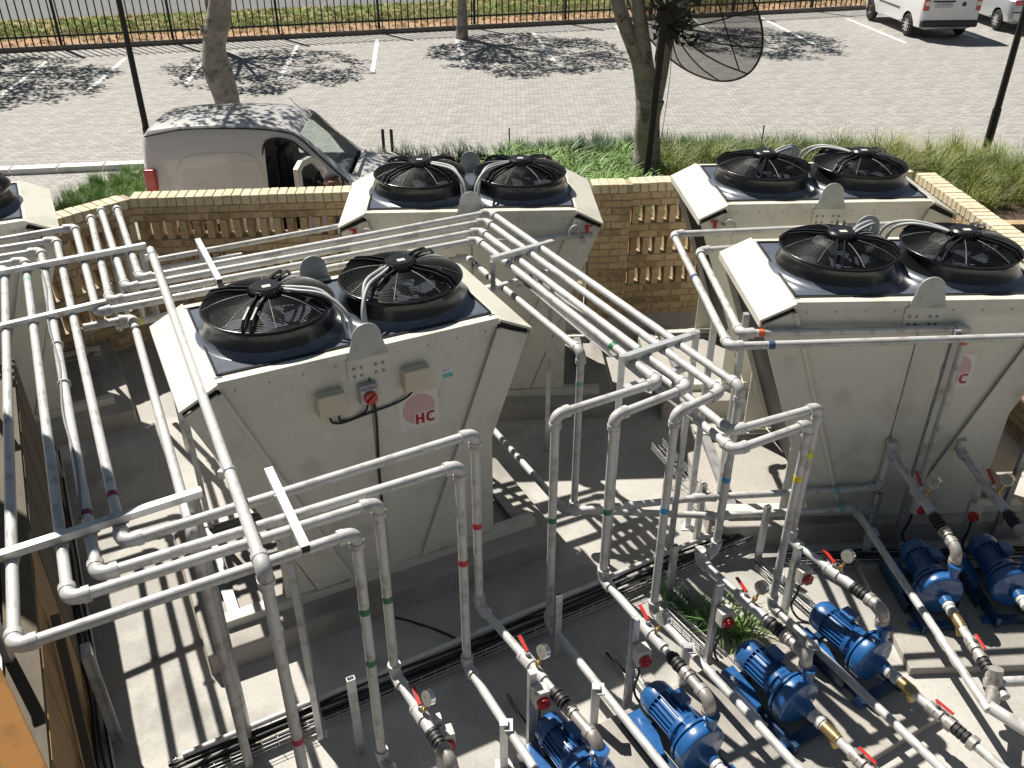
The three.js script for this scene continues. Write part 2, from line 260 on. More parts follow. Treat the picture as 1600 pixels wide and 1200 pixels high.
{ // kerb along the fence and verge behind it
  const k = struct('kerb', [...Array(46)].map((_, i) => { const a = fpt(-8 + i * 1.0 + .006).addScaledVector(FN, -.08), b = fpt(-8 + i * 1.0 + .994).addScaledVector(FN, -.08); a.y = b.y = .06; return beam(a, b, .13, .13); }), M.galvDark);
  k.material = std({ map: concTex, color: lin(.42, .40, .38), roughness: .95 });
  struct('soil_strip', sheet([foff(-10, 0), foff(45, 0), foff(45, 1.5), foff(-10, 1.5)], .07), std({ map: texFrom(256, i => { const v = .7 + N5[i] * .5 + (N1[i] - .5) * .8; return [.42 * v, .26 * v, .155 * v]; }, 2.2), roughness: 1, bumpMap: bumpFine, bumpScale: .02 }));
  struct('verge', sheet([foff(-14, 1.2), foff(60, 1.2), foff(60, 5.4), foff(-14, 5.4)], .05), std({ map: texFrom(512, i => { const g = sm(.4, .62, N1[i]), v = .7 + N5[i] * .6; return [v * (.30 - .14 * g), v * (.24 - .03 * g), v * (.11 - .065 * g)]; }, 5), roughness: 1, bumpMap: bumpFine, bumpScale: .03 }));
  struct('road', sheet([foff(-20, 5.3), foff(80, 5.3), foff(80, 14), foff(-20, 14)], .03), std({ map: texFrom(256, i => grey(.15 + (N3[i] - .5) * .08 + (N1[i] - .5) * .06), 2), roughness: .95 }));
  const gb = new THREE.BufferGeometry(), gp = [], gi = [];
  for (let i = 0; i < 9; i++) { const a = rr(0, 6.28), l = rr(.03, .09), w = .008, ex = rr(.02, .08), k = gp.length / 3, ca = Math.cos(a), sa = Math.sin(a), ox = rr(-.06, .06), oz = rr(-.06, .06); gp.push(ox - sa * w, 0, oz + ca * w, ox + sa * w, 0, oz - ca * w, ox + ca * ex, l, oz + sa * ex); gi.push(k, k + 1, k + 2); }
  gb.setAttribute('position', new THREE.Float32BufferAttribute(gp, 3)); gb.setIndex(gi); gb.computeVertexNormals();
  const tuft = (name, label, n, t0, t1, o0, o1, mat, y) => {
    const im = new THREE.InstancedMesh(gb, mat, n), m = new THREE.Matrix4(), q = new THREE.Quaternion();
    for (let i = 0; i < n; i++) { const [x, z] = foff(rr(t0, t1), rr(o0, o1)), s = rr(.7, 1.7); m.compose(V(x, y, z), q.setFromAxisAngle(V(0, 1, 0), rr(0, 6.28)), V(s, s, s)); im.setMatrixAt(i, m); }
    im.name = name; im.userData = { label, category: 'grass', kind: 'stuff' }; im.castShadow = im.receiveShadow = true; scene.add(im);
  };
  tuft('verge_grass', 'short yellow green grass on the verge behind the fence', 7000, -3, 42, 1.4, 5.2, M.leafLime, .05);
  tuft('dry_grass', 'pale dry grass stalks along the foot of the fence', 3500, -3, 42, .3, 3.2, M.leafStraw, .06);
}
// ---------- boundary fence ----------
{
  const f = thing('picket_fence', 'long black steel picket fence behind the parking bays', 'fence', [0, 0, 0]);
  const pk = bx(.032, 2.0, .032, 0, 1.12, 0), L = 33;
  for (let i = 0; i * .2 < L; i++) { const p = fpt(-1.5 + i * .2); part('picket', pk, M.fence, f, { pos: [p.x, 0, p.z], turn: Math.atan2(-FD.z, FD.x) }); }
  for (let i = 0; i < 12; i++) { const p = fpt(-1.4 + i * 3); part('fence_post', bx(.07, 2.3, .07, 0, 1.15, 0), M.fence, f, { pos: [p.x + FN.x * .06, 0, p.z + FN.z * .06], turn: Math.atan2(-FD.z, FD.x) }); }
  for (const y of [.36, 1.85]) { const a = fpt(-1.6).addScaledVector(FN, .03), b = fpt(L - 1.5).addScaledVector(FN, .03); a.y = b.y = y; part('rail', [beam(a, b, .03, .05)], M.fence, f); }
}
// ---------- brick walls ----------
const brickG = rbx(.222, .073, .1, 0, 0, 0, .004, 1), upG = rbx(.078, .212, .1, 0, 0, 0, .004, 1), copG = rbx(.09, .105, .225, 0, 0, 0, .006, 1), halfG = rbx(.105, .073, .1, 0, 0, 0, .004, 1);
for (const g of [brickG, upG, copG, halfG]) boxUV(g);
function brickWall(label, a, b, H, courses, seedv, back = true) {
  const A = V(...a), B = V(...b), L = A.distanceTo(B), ang = Math.atan2(-(B.z - A.z), B.x - A.x);
  const w = thing('brick_wall', label, 'wall', [A.x, 0, A.z], ang, 'yellow brick enclosure wall');
  seed = seedv; const mort = [];
  let y = H - .053; const pick = () => M.bricks[Math.floor(rnd() * 5)];
  const put = (name, g, m, x, yy, z) => { const o = new THREE.Mesh(g, m); o.name = name; o.position.set(x, yy, z); o.rotation.y = rr(-.006, .006); o.castShadow = o.receiveShadow = true; w.add(o); };
  for (let x = .05; x < L - .02; x += .1) put('coping_brick', copG, M.coping[Math.floor(rnd() * 3)], x, y + rr(-.003, .003), 0);
  mort.push(bx(L, .09, .2, L / 2, y - .004, 0)); y -= .053;
  let row = 0;
  for (const c of courses) {
    if (c === 'S') {
      y -= .006; const off = (row++ & 1) ? .117 : 0;
      for (let x = .117 - off; x < L + .06; x += .234) {
        if (x < .08) { put('brick', halfG, pick(), .0585, y - .0365, .055); continue; }
        if (x > L - .1) { put('brick', halfG, pick(), L - .0585, y - .0365, .055); continue; }
        put('brick', brickG, pick(), x, y - .0365, .055 + rr(-.002, .002));
      }
      mort.push(bx(L, .085, back ? .19 : .1, L / 2, y - .0365, back ? 0 : .05)); y -= .079;
    } else {
      y -= .004;
      for (let x = .07; x < L - .03; x += .148) { put('upright_brick', upG, pick(), x, y - .108, .05); put('upright_brick', upG, pick(), x, y - .108, -.05); }
      y -= .218;
    }
    if (y < .03) break;
  }
  part('mortar_core', mort, M.mortar, w);
  return w;
}
const CO = [...'SSVSSVSSVSSSSSS'];
brickWall('short angled brick wall end beside the rear left cooler', [-5.6, 0, -7.85], [-4.23, 0, -9.40], 1.68, CO, 11);
brickWall('long perforated brick wall in front of the white van', [-4.20, 0, -9.42], [.86, 0, -9.86], 1.68, CO, 12);
brickWall('perforated brick wall between the two rear coolers', [1.36, 0, -9.92], [4.72, 0, -10.34], 1.68, CO, 13);
brickWall('solid brick pier joining the walls right of the rear middle cooler', [.90, 0, -9.80], [1.36, 0, -9.84], 1.70, [...'SSSSSSSSSSSSSSSSSSS'], 14);
brickWall('brick wall running towards the camera beside the right coolers', [4.87, 0, -10.2], [5.12, 0, -5.6], 1.68, [...'SSSSSSSSSSSSSSSSSSS'], 15);

// ---------- coolers ----------
const HD = 1.98;
const stickerTex = (() => {
  const c = document.createElement('canvas'); c.width = c.height = 256; const x = c.getContext('2d');
  x.fillStyle = '#e2dfd8'; x.fillRect(0, 0, 256, 256); x.strokeStyle = '#b5414c'; x.lineWidth = 4;
  for (let r = 4; r < 112; r += 9) { x.beginPath(); x.arc(128, 116, r, 0, 7); x.stroke(); }
  x.font = 'bold 100px sans-serif'; x.lineWidth = 20; x.strokeStyle = '#e2dfd8'; x.strokeText('HC', 96, 226); x.fillStyle = x.strokeStyle = '#a81424'; x.fillText('HC', 96, 226); x.lineWidth = 5; x.strokeText('HC', 96, 226);
  const t = new THREE.CanvasTexture(c); t.colorSpace = THREE.SRGBColorSpace; return t;
})();
const noticeTex = (() => {
  const c = document.createElement('canvas'); c.width = 128; c.height = 128; const x = c.getContext('2d');
  x.fillStyle = '#e4e4e8'; x.fillRect(0, 0, 128, 66); x.fillStyle = '#62b4bd'; x.fillRect(0, 66, 128, 62); x.fillStyle = '#8c8a9c'; x.fillRect(12, 8, 26, 34); for (let i = 0; i < 4; i++) x.fillRect(46, 10 + i * 10, 66 - i * 8, 4);
  const t = new THREE.CanvasTexture(c); t.colorSpace = THREE.SRGBColorSpace; return t;
})();
M.sticker = std({ map: stickerTex, roughness: .4 }); M.notice = std({ map: noticeTex, roughness: .4 });
const mirrorX = pts => pts.map(([x, y]) => [-x, y]).reverse();

function buildFan(cooler, cx, spin) {
  const f = new THREE.Group(); f.name = 'fan'; f.position.set(cx, HD, 0); cooler.add(f);
  const collar = [[.50, .004], [.478, .012], [.46, .028], [.452, .042]].map(p => new THREE.Vector2(...p)), sh = [[.452, .042], [.438, .07], [.428, .105], [.424, .14], [.43, .16], [.441, .169], [.445, .177], [.438, .184], [.42, .176], [.405, .15], [.40, .03]].map(p => new THREE.Vector2(...p));
  part('collar', [new THREE.LatheGeometry(collar, 56)], M.deck, f);
  part('shroud', [new THREE.LatheGeometry(sh, 56)], M.black, f);
  const dome = r => .186 + .072 * (1 - Math.pow(r / .43, 3));
  const rings = [];
  for (let r = .125; r < .43; r += .0132) rings.push(new THREE.TorusGeometry(r, .0027, 4, 56).rotateX(Math.PI / 2).translate(0, dome(r), 0));
  part('guard', rings, M.blackWire, f);
  const sp = []; for (let k = 0; k < 8; k++) { const a = spin + k * Math.PI / 4 + .35, c = Math.cos(a), s = Math.sin(a); sp.push(tube([.11, .22, .33, .43].map(r => V(c * r, dome(r) + .004, s * r)), .0032, 8, 5)); }
  sp.forEach(w => part('guard_wire', w, M.guardWire, f));
  for (let k = 0; k < 4; k++) {
    const a = spin + k * Math.PI / 2, c = Math.cos(a), s = Math.sin(a), arm = [];
    for (const o of [-.026, .026]) { const at = (r, y) => V(c * r - s * o, y, s * r + c * o); const pts = [at(.09, .272), at(.26, .266), at(.385, .238), at(.438, .186)]; for (let i = 0; i < 3; i++) arm.push(beam(pts[i], pts[i + 1], .013, .02)); }
    part('support_arm', arm, M.black, f);
  }
  const hub = [new THREE.CylinderGeometry(.105, .118, .07, 28).translate(0, .262, 0), new THREE.CylinderGeometry(.09, .105, .014, 28).translate(0, .303, 0)];
  for (let k = 0; k < 24; k++) { const a = k / 24 * 6.283; hub.push(bx(.012, .062, .006, .116, .259, 0).rotateY(a)); }
  const h = part('motor_hub', hub, M.black, f);
  part('rating_plate', bx(.055, .003, .038, 0, .3125, .03), M.boxWhite, h);
  for (let k = 0; k < 5; k++) {
    const pos = [], idx = []; const n = 7;
    for (let i = 0; i <= n; i++) { const r = .1 + .29 * i / n, sw = -.5 * (i / n) * (i / n), w = .34 + .12 * (i / n); for (const e of [-1, 1]) { const a = k * 1.2566 + sw + e * w / 2 * (.35 / (r + .12)); pos.push(Math.cos(a) * r, 0.10 + e * .04 * (1 - i / n * .4), Math.sin(a) * r); } }
    for (let i = 0; i < n; i++) { const j = i * 2; idx.push(j, j + 1, j + 2, j + 1, j + 3, j + 2); }
    const g = new THREE.BufferGeometry(); g.setAttribute('position', new THREE.Float32BufferAttribute(pos, 3)); g.setIndex(idx); g.computeVertexNormals(); part('blade', g, M.blade, f);
  }
  return f;
}
function buildCooler(label, cx, cz, deg, plinthH, opt) {
  const turn = deg * Math.PI / 180;
  const pw = opt.plinth || [1.42, .82];
  solo('concrete_plinth', opt.plinthLabel, 'plinth', rbx(pw[0] * 2, plinthH + .02, pw[1] * 2, 0, plinthH / 2 - .01, 0, .02, 2), M.plinth, 'plinths under the coolers', { pos: [cx, 0, cz], turn });
  const c = thing('dry_cooler', label, 'cooler', [cx, plinthH, cz], turn, 'cream twin fan coolers');
  for (const s of [1, -1]) {
    const zf = s > 0 ? .56 : -.585;
    const half = [[-.96, 1.935], [-.007, 1.935], [-.007, .075], [-.29, .075]];
    part(s > 0 ? 'front_panel' : 'rear_panel', poly(half, .025, zf), M.cream, c);
    part(s > 0 ? 'front_panel' : 'rear_panel', poly(mirrorX(half), .025, zf), M.cream, c);
    part('panel_seam', bx(.012, 1.86, .014, 0, 1.0, s * .562), M.creamDark, c);
    const ze = s > 0 ? .586 : -.606;
    const cov = [[-1.185, 1.80], [-.965, 1.905], [-.30, .085], [-.55, .085]];
    for (const m of [cov, mirrorX(cov)]) part('coil_end_cover', poly(m, .02, ze), M.cream, c);
    // side flanges that throw a shadow line along each seam
    for (const q of [-1, 1]) part('cover_flange', [beam(V(q * .955, 1.905, s * .612), V(q * .29, .09, s * .612), .03, .016)], M.cream, c);
    const ped = [[-.55, .08], [-.30, .08], [-.55, .75], [-.86, .985], [-.9, .985], [-.9, .08]];
    part('pedestal_panel', poly([[.56, .08], [.9, .08], [.9, 1.0]], .014, s > 0 ? .572 : -.586), M.cream, c);
    part('pedestal_panel', poly([[-.78, .69], [-.78, .08], [-.56, .08]], .014, s > 0 ? .572 : -.586), M.cream, c);
    part('top_frame', [rbx(1.94, .05, .075, 0, 1.957, s * .562, .006)], M.cream, c);
    part('base_rail', [bx(2.5, .012, .09, .02, .066, s * .56), bx(2.5, .07, .008, .02, .035, s * .606), bx(2.5, .012, .09, .02, .006, s * .56)], M.cream, c);
    const sc = []; for (let i = 0; i < 9; i++) sc.push(new THREE.CylinderGeometry(.006, .006, .006, 8).rotateX(Math.PI / 2).translate(-.86 + i * .215, 1.895, s * .588));
    part('screw', sc, M.bolt, c);
    // lifting lug
    const sh = new THREE.Shape(); sh.moveTo(-.135, -.03); sh.lineTo(.135, -.03); sh.lineTo(.135, -.01); sh.lineTo(.105, .09); sh.absarc(0, .115, .1, -.05, Math.PI + .05, false); sh.lineTo(-.105, .09); sh.lineTo(-.135, -.01); sh.closePath();
    const hole = new THREE.Path(); hole.absarc(0, .145, .026, 0, 6.283, true); sh.holes.push(hole);
    const lg = new THREE.ExtrudeGeometry(sh, { depth: .01, bevelEnabled: false, curveSegments: 20 }).translate(0, 1.955, s > 0 ? .602 : -.612);
    const lug = part('lifting_lug', lg, M.lug, c);
    part('lug_plate', [rbx(.29, .16, .008, 0, 1.845, s * .592, .002)], M.cream, lug);
    const bo = []; for (const x of [-.1, -.05, .05, .1]) for (const y of [-.06, -.12]) bo.push(new THREE.CylinderGeometry(.011, .011, .012, 6).rotateX(Math.PI / 2).translate(x, 1.91 + y, s * .599));
    part('bolt', bo, M.bolt, lug);
  }
  for (const q of [-1, 1]) {
    const coil = q < 0 ? [[-1.14, 1.82], [-.97, 1.90], [-.31, .1], [-.52, .1]] : mirrorX([[-1.14, 1.82], [-.97, 1.90], [-.31, .1], [-.52, .1]]);
    part('coil', poly(coil, 1.12, -.56), M.fins, c);
    const wg = q < 0 ? [[-.96, 1.984], [-1.21, 1.858], [-1.21, 1.80], [-1.196, 1.80], [-1.196, 1.846], [-.955, 1.966]] : mirrorX([[-.96, 1.984], [-1.21, 1.858], [-1.21, 1.80], [-1.196, 1.80], [-1.196, 1.846], [-.955, 1.966]]);
    part('side_cover', poly(wg, 1.25, -.625), M.cream, c);
    const slot = q < 0 ? [[-1.19, 1.80], [-1.19, 1.842], [-.97, 1.952], [-.97, 1.905]] : mirrorX([[-1.19, 1.80], [-1.19, 1.842], [-.97, 1.952], [-.97, 1.905]]);
    part('dark_slot_fill', poly(slot, 1.16, -.58), M.dark, c);  // dark solid filling the open slot, standing in for the shade inside
    part('edge_strip', [bx(.06, .05, 1.09, q * .942, 1.957, 0)], M.cream, c);
    part('base_rail', [bx(.08, .05, 1.02, q * 1.15, .036, 0)], M.galvDark, c);
    if (opt.legs) part('support_leg', [beam(V(q * 1.12, .06, -.5), V(q * 1.12, 1.8, -.5), .04, .04)], M.galv, c);
  }
  part('floor_pan', bx(.6, .03, 1.1, 0, .09, 0), M.cream, c);
  part('fan_deck', [rbx(1.90, .018, 1.05, 0, HD - .006, 0, .004)], M.deck, c);
  part('deck_edge', [bx(1.88, .016, .014, 0, HD + .006, .512), bx(1.88, .016, .014, 0, HD + .006, -.512), bx(.014, .016, 1.01, -.938, HD + .006, 0), bx(.014, .016, 1.01, .938, HD + .006, 0)], M.black, c);
  const spin = opt.spin || .6;
  buildFan(c, -.475, spin); buildFan(c, .475, spin + (opt.spin2 ?? .25));
  // grey conduits from each motor to the centre
  const cz2 = opt.conduitZ ?? .50;
  for (const q of [-1, 1]) for (const o of [0, 1]) {
    const zz = o * .06 - .02, t = opt.conduitBack ? -1 : 1;
    const pts = [V(q * (.475 - .10), HD + .275, t * (.02 + zz * .6)), V(q * .30, HD + .285, t * (.09 + zz)), V(q * .15, HD + .275, t * (.22 + zz)), V(q * (.085 - o * .03), HD + .18, t * (.36 + zz)), V(q * (.07 - o * .035), HD + .01, t * (cz2 - .06 + zz))];
    part('fan_conduit', tube(pts, .0125, 28, 8), M.conduit, c);
  }
  if (opt.controls) {
    const K = .14, box = (name, x, y, w, h, d, mat) => part(name, [rbx(w, h, d, x, y, .585 + d / 2, .012)], mat, c);
    for (const [x, y] of [[-.285, 1.655], [.315, 1.69]]) { const b = box('junction_box', x, y, .19, .17, .06, M.boxCream); part('junction_lid', [rbx(.185, .165, .03, x, y, .655, .01)], M.boxCream, b); part('warning_mark', poly([[-.012, -.01], [.012, -.01], [0, .012]], .001, 0).translate(x, y - .03, .6705), M.boxWhite, b); }
    const iso = box('isolator_switch', -.025, 1.655, .13, .15, .05, M.boxGrey);
    part('switch_plate', [rbx(.122, .115, .02, -.025, 1.645, .64, .006)], M.boxWhite, iso);
    part('switch_dial', [new THREE.CylinderGeometry(.045, .045, .03, 24).rotateX(Math.PI / 2).translate(-.025, 1.645, .665), bx(.018, .08, .016, 0, 0, .685).rotateZ(-.8).translate(-.025, 1.645, 0)], M.red, iso);
    part('cable', [tube([V(-.30, 1.560, .62), V(-.295, 1.505, .61), V(-.25, 1.470, .60), V(-.13, 1.475, .60), V(-.05, 1.520, .61), V(-.035, 1.605, .62)], .008), tube([V(-.24, 1.560, .62), V(-.235, 1.495, .61), V(-.19, 1.473, .60), V(0, 1.490, .60), V(.16, 1.510, .60), V(.25, 1.545, .61), V(.285, 1.595, .63)], .008), tube([V(.005, 1.600, .62), V(.02, 1.445, .595), V(.004, .95, .594), V(.004, .12, .594)], .009)], M.cable, c);
    part('notice_sticker', new THREE.PlaneGeometry(.075, .075).translate(.565, 1.64, .5862), M.notice, c, { keepUV: true });
  }
  if (opt.sticker) part('logo_sticker', new THREE.PlaneGeometry(.29, .29).translate(...opt.sticker, .5865), M.sticker, c, { keepUV: true, label: 'white square sticker with red rings and the letters HC' });
  // pipe stubs and red bleed valves under the covers
  for (const q of opt.stubs || []) {
    const st = part('header_stub', [rod(V(q * 1.02, 1.72, .59), V(q * 1.02, 1.72, .70), .026), rod(V(q * .98, 1.80, .60), V(q * .98, 1.80, .67), .016)], M.fitting, c);
    part('bleed_valve', [rod(V(q * 1.06, 1.78, .64), V(q * 1.06, 1.83, .64), .018), rbx(.07, .016, .02, q * 1.07, 1.84, .64, .005)], M.red, st);
    part('hose', [tube([V(q * .98, 1.80, .66), V(q * .95, 1.87, .70), V(q * .90, 1.84, .71), V(q * .89, 1.72, .68)], .011)], M.conduit, st);
  }
  return c;
}
const CW = .96, CDh = .525;
function coolerAt(fx, fz, deg) { const a = deg * Math.PI / 180, s = Math.sin(a), k = Math.cos(a); return [fx + k * CW - s * CDh, fz - s * CW - k * CDh]; }
{
  const fl = coolerAt(-1.835, -4.68, 27), bm = coolerAt(-1.335, -7.70, 2.5), br = coolerAt(1.955, -7.81, 3), fr = coolerAt(2.035, -5.80, 2), bl = [-4.281 - .89 * .96 - .464 * .525, -7.40 + .464 * .96 - .886 * .525];
  buildCooler('cream twin fan cooler with two junction boxes and red ring logo, nearest on the left', fl[0], fl[1], 27, .2, { legs: true, controls: true, sticker: [.335, 1.395], spin: .55, spin2: .35, plinthLabel: 'stained concrete plinth under the cooler with junction boxes', plinth: [1.4, .8] });
  buildCooler('cream twin fan cooler in the rear middle, in front of the brick wall', bm[0], bm[1], 2.5, .16, { spin: .8, spin2: .0, stubs: [-1, 1], plinthLabel: 'concrete plinth under the rear middle cooler' });
  buildCooler('cream twin fan cooler in the rear right corner of the enclosure', br[0], br[1], 3, .2, { spin: .4, spin2: .5, conduitBack: true, stubs: [-1], plinthLabel: 'concrete plinth under the rear right cooler' });
  buildCooler('cream twin fan cooler at right front, behind the pumps, logo behind pipes', fr[0], fr[1], 2, .2, { spin: .35, spin2: .45, conduitBack: true, sticker: [.36, 1.38], plinthLabel: 'concrete plinth under the right front cooler', plinth: [1.35, .72] });
  buildCooler('cream twin fan cooler cut off by the left edge behind the pipe rack', bl[0], bl[1], 28, .2, { legs: true, spin: .7, stubs: [1], plinthLabel: 'concrete plinth under the cooler at the left edge' });
}
// ---------- pipe runs ----------
const vv = p => V(p[0], p[1], p[2]);
function bend(p, d1, d2, r = .037, t = .062) {
  const c = new THREE.QuadraticBezierCurve3(p.clone().addScaledVector(d1, -t), p.clone(), p.clone().addScaledVector(d2, t));
  return [new THREE.TubeGeometry(c, 10, r, 14, false), rod(p.clone().addScaledVector(d1, -t - .035), p.clone().addScaledVector(d1, -t), r + .0035, 18), rod(p.clone().addScaledVector(d2, t), p.clone().addScaledVector(d2, t + .035), r + .0035, 18)];
}
function pipeInto(o, pts, r, fitMat = M.fitting, pipeMat = M.pipe) {
  const n = pts.length, D = []; for (let i = 0; i < n - 1; i++) D.push(pts[i + 1].clone().sub(pts[i]).normalize());
  for (let i = 0; i < n - 1; i++) {
    const L = pts[i].distanceTo(pts[i + 1]); if (L < .13) continue;
    const a = pts[i].clone().addScaledVector(D[i], i ? .06 : 0), b = pts[i + 1].clone().addScaledVector(D[i], i < n - 2 ? -.06 : 0);
    part('pipe', [rod(a, b, r, 18)], pipeMat, o);
  }
  for (let i = 1; i < n - 1; i++) part('elbow', bend(pts[i], D[i - 1], D[i], r + .0085, r * 2.1), fitMat, o);
}
for (const P of PIPES) {
  const pts = P.p.map(vv), o = thing('pipe_run', P.l, 'pipe', [0, 0, 0], 0, 'grey water pipes of the plant');
  pipeInto(o, pts, P.r);
  for (const [i, t, col] of P.t) {
    const d = pts[i + 1].clone().sub(pts[i]).normalize(), p = pts[i].clone().lerp(pts[i + 1], t);
    part('tape_band', [rod(p.clone().addScaledVector(d, -.022), p.clone().addScaledVector(d, .022), P.r + .0016, 18)], tapeMat[col], o, { label: col + ' tape band' });
  }
  if (P.k === 'a3') { // grey cable tied along it
    const A = pts[1], B = pts[2], up = V(0, .033, 0), sd = V(-.03, .0, .0);
    part('tied_cable', [tube([0.06, .2, .35, .5, .65, .78, .90].map((t, i) => A.clone().lerp(B, t).add(V(-.034 + .03 * (i % 2), .03, 0))), .008, 60)], M.cableGrey, o);
    for (const t of [.42, .55]) { const d = B.clone().sub(A).normalize(), p = A.clone().lerp(B, t); part('cable_tie', [rod(p.clone().addScaledVector(d, -.004), p.clone().addScaledVector(d, .004), .042, 14)], M.boxWhite, o); }
  }
  if (P.k === 'c1') for (const t of [.03, .80]) { const d = pts[1].clone().sub(pts[0]).normalize(), p = pts[0].clone().lerp(pts[1], t); part('pipe_clamp', [rod(p.clone().addScaledVector(d, -.014), p.clone().addScaledVector(d, .014), .038, 18), bx(.03, .05, .02, p.x - .045, p.y - .02, p.z)], M.galv, o); }
}
// ---------- strut frames ----------
function strut(a, b, w = .041, h = .041) { // C channel: web + two flanges
  return [beam(a, b, w, h)];
}
function slotted(base, h, ang, w = .05) { // perforated upright, slots cut through
  const s = new THREE.Shape([[-w / 2, 0], [w / 2, 0], [w / 2, h], [-w / 2, h]].map(p => new THREE.Vector2(...p)));
  for (let y = .05; y < h - .04; y += .062) { const q = new THREE.Path(); q.absellipse(0, y, .011, .019, 0, 6.283, true); s.holes.push(q); }
  const g = new THREE.ExtrudeGeometry(s, { depth: .003, bevelEnabled: false, curveSegments: 5 });
  return merge([g, bx(w - .008, h, .002, 0, h / 2, -.029), bx(.003, h, .03, -w / 2 + .0015, h / 2, -.015), bx(.003, h, .03, w / 2 - .0015, h / 2, -.015)]).rotateY(ang).translate(...base);
}
const AZ = 26.6 * Math.PI / 180;
function bracketsUnder(o, a, b) { // clips where pipes cross below the bar
  const list = [];
  const ax = b.x - a.x, az = b.z - a.z;
  for (const P of PIPES) for (let i = 0; i < P.p.length - 1; i++) {
    const p = P.p[i], q = P.p[i + 1], dx = q[0] - p[0], dz = q[2] - p[2], det = ax * dz - az * dx; if (Math.abs(det) < 1e-4) continue;
    const t = ((p[0] - a.x) * dz - (p[2] - a.z) * dx) / det, u = ((p[0] - a.x) * az - (p[2] - a.z) * ax) / det;
    if (t < 0 || t > 1 || u < 0.01 || u > .99) continue;
    const y = p[1] + (q[1] - p[1]) * u; if (Math.abs(y - a.y) > .12) continue;
    const c = V(p[0] + dx * u, y, p[2] + dz * u), d = V(dx, 0, dz).normalize();
    list.push(rod(c.clone().addScaledVector(d, -.016), c.clone().addScaledVector(d, .016), P.r + .006, 14));
    list.push(bx(.02, .03, .02, c.x + d.z * .04, (y + a.y) / 2 + .005, c.z - d.x * .04));
  }
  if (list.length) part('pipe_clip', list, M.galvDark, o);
}
function frame(label, bar, posts, extra = []) {
  const o = thing('pipe_rack', label, 'pipe support', [0, 0, 0], 0, 'galvanised strut frames');
  const a = vv(bar[0]), b = vv(bar[1]);
  part('strut_bar', strut(a, b, .045, .042), M.galv, o); bracketsUnder(o, a, b);
  part('end_cap', [beam(b.clone(), b.clone().addScaledVector(b.clone().sub(a).normalize(), .004), .04, .036)], M.dark, o);
  for (const [p, y0, y1] of posts) part('post', [beam(V(p[0], y0, p[2]), V(p[0], y1, p[2]), .041, .041)], M.galv, o);
  for (const [p, q] of extra) part('strut_bar', strut(vv(p), vv(q)), M.galv, o);
  return o;
}
const B = BARS, lerp3 = (p, q, t) => p.map((v, i) => v + (q[i] - v) * t);
frame('galvanised strut across the left pipes, farthest from the camera', B.b1, [[lerp3(...B.b1, .97), 0, 2.1], [lerp3(...B.b1, .02), 0, 2.1]]);
frame('galvanised strut across the left pipes, middle one', B.b2, [[lerp3(...B.b2, .02), 0, 2.07]]);
frame('long galvanised strut across the left pipes, nearest the camera', B.b3, [[lerp3(...B.b3, .95), 0, 2.04], [lerp3(...B.b3, .03), 0, 2.04]]);
frame('bright strut across the rear pipes left of the fans', B.b4, [[lerp3(...B.b4, .1), 0, 2.1]]);
frame('bright rust marked strut across the four pipes in front of the cooler', B.b5, [[lerp3(...B.b5, .28), 0, 2.03]]);
{
  const dn = (p, d) => [p[0], p[1] - d, p[2]];
  frame('galvanised frame carrying the pipes between the left and rear middle coolers', B.f1, [[lerp3(...B.f1, .98), 0, 2.12], [lerp3(...B.f1, .02), 1.86, 2.12]], [[dn(B.f1[0], .26), dn(B.f1[1], .26)]]);
  frame('galvanised gantry on two posts above the pipe corners', B.f2, [[lerp3(...B.f2, 0), 0, 2.1], [lerp3(...B.f2, 1), 0, 2.1]], [[dn(B.f2[0], .25), dn(B.f2[1], .25)]]);
  // grey cable channel hanging under the rear pipes
  const a = V(0.064, 1.9, -6.79), b = V(0.729, 1.88, -5.484);
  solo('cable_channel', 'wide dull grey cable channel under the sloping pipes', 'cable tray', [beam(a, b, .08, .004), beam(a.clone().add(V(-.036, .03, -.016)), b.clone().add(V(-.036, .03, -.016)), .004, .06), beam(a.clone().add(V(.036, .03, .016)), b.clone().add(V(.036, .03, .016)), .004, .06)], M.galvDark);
}
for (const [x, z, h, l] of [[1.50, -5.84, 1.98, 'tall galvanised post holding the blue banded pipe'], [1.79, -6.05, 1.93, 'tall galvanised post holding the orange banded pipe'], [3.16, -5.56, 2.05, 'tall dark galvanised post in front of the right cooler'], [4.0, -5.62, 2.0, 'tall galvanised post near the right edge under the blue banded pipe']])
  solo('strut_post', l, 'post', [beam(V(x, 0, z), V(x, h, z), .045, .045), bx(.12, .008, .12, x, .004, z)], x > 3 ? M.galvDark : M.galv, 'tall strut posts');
// perforated stub posts standing on the floor
for (const [x, z, h, l] of [[-.965, -3.61, .71, 'perforated bright topped strut stub standing alone on the floor'], [.325, -4.42, .60, 'perforated strut stub by the leftmost green banded riser'], [1.22, -4.99, .53, 'perforated angle stub beside the weeds'], [2.0, -5.38, .59, 'perforated strut stub at the cable tray corner'], [1.55, -5.645, .60, 'plain strut stub holding the two floor pipes'], [2.97, -5.62, .52, 'perforated strut stub in front of the right cooler'], [-4.05, -6.35, .45, 'perforated strut stub at the end of the left cable basket']])
  solo('slotted_post', l, 'post', [slotted([x, 0, z], h, AZ)], M.galv, 'perforated strut stubs');

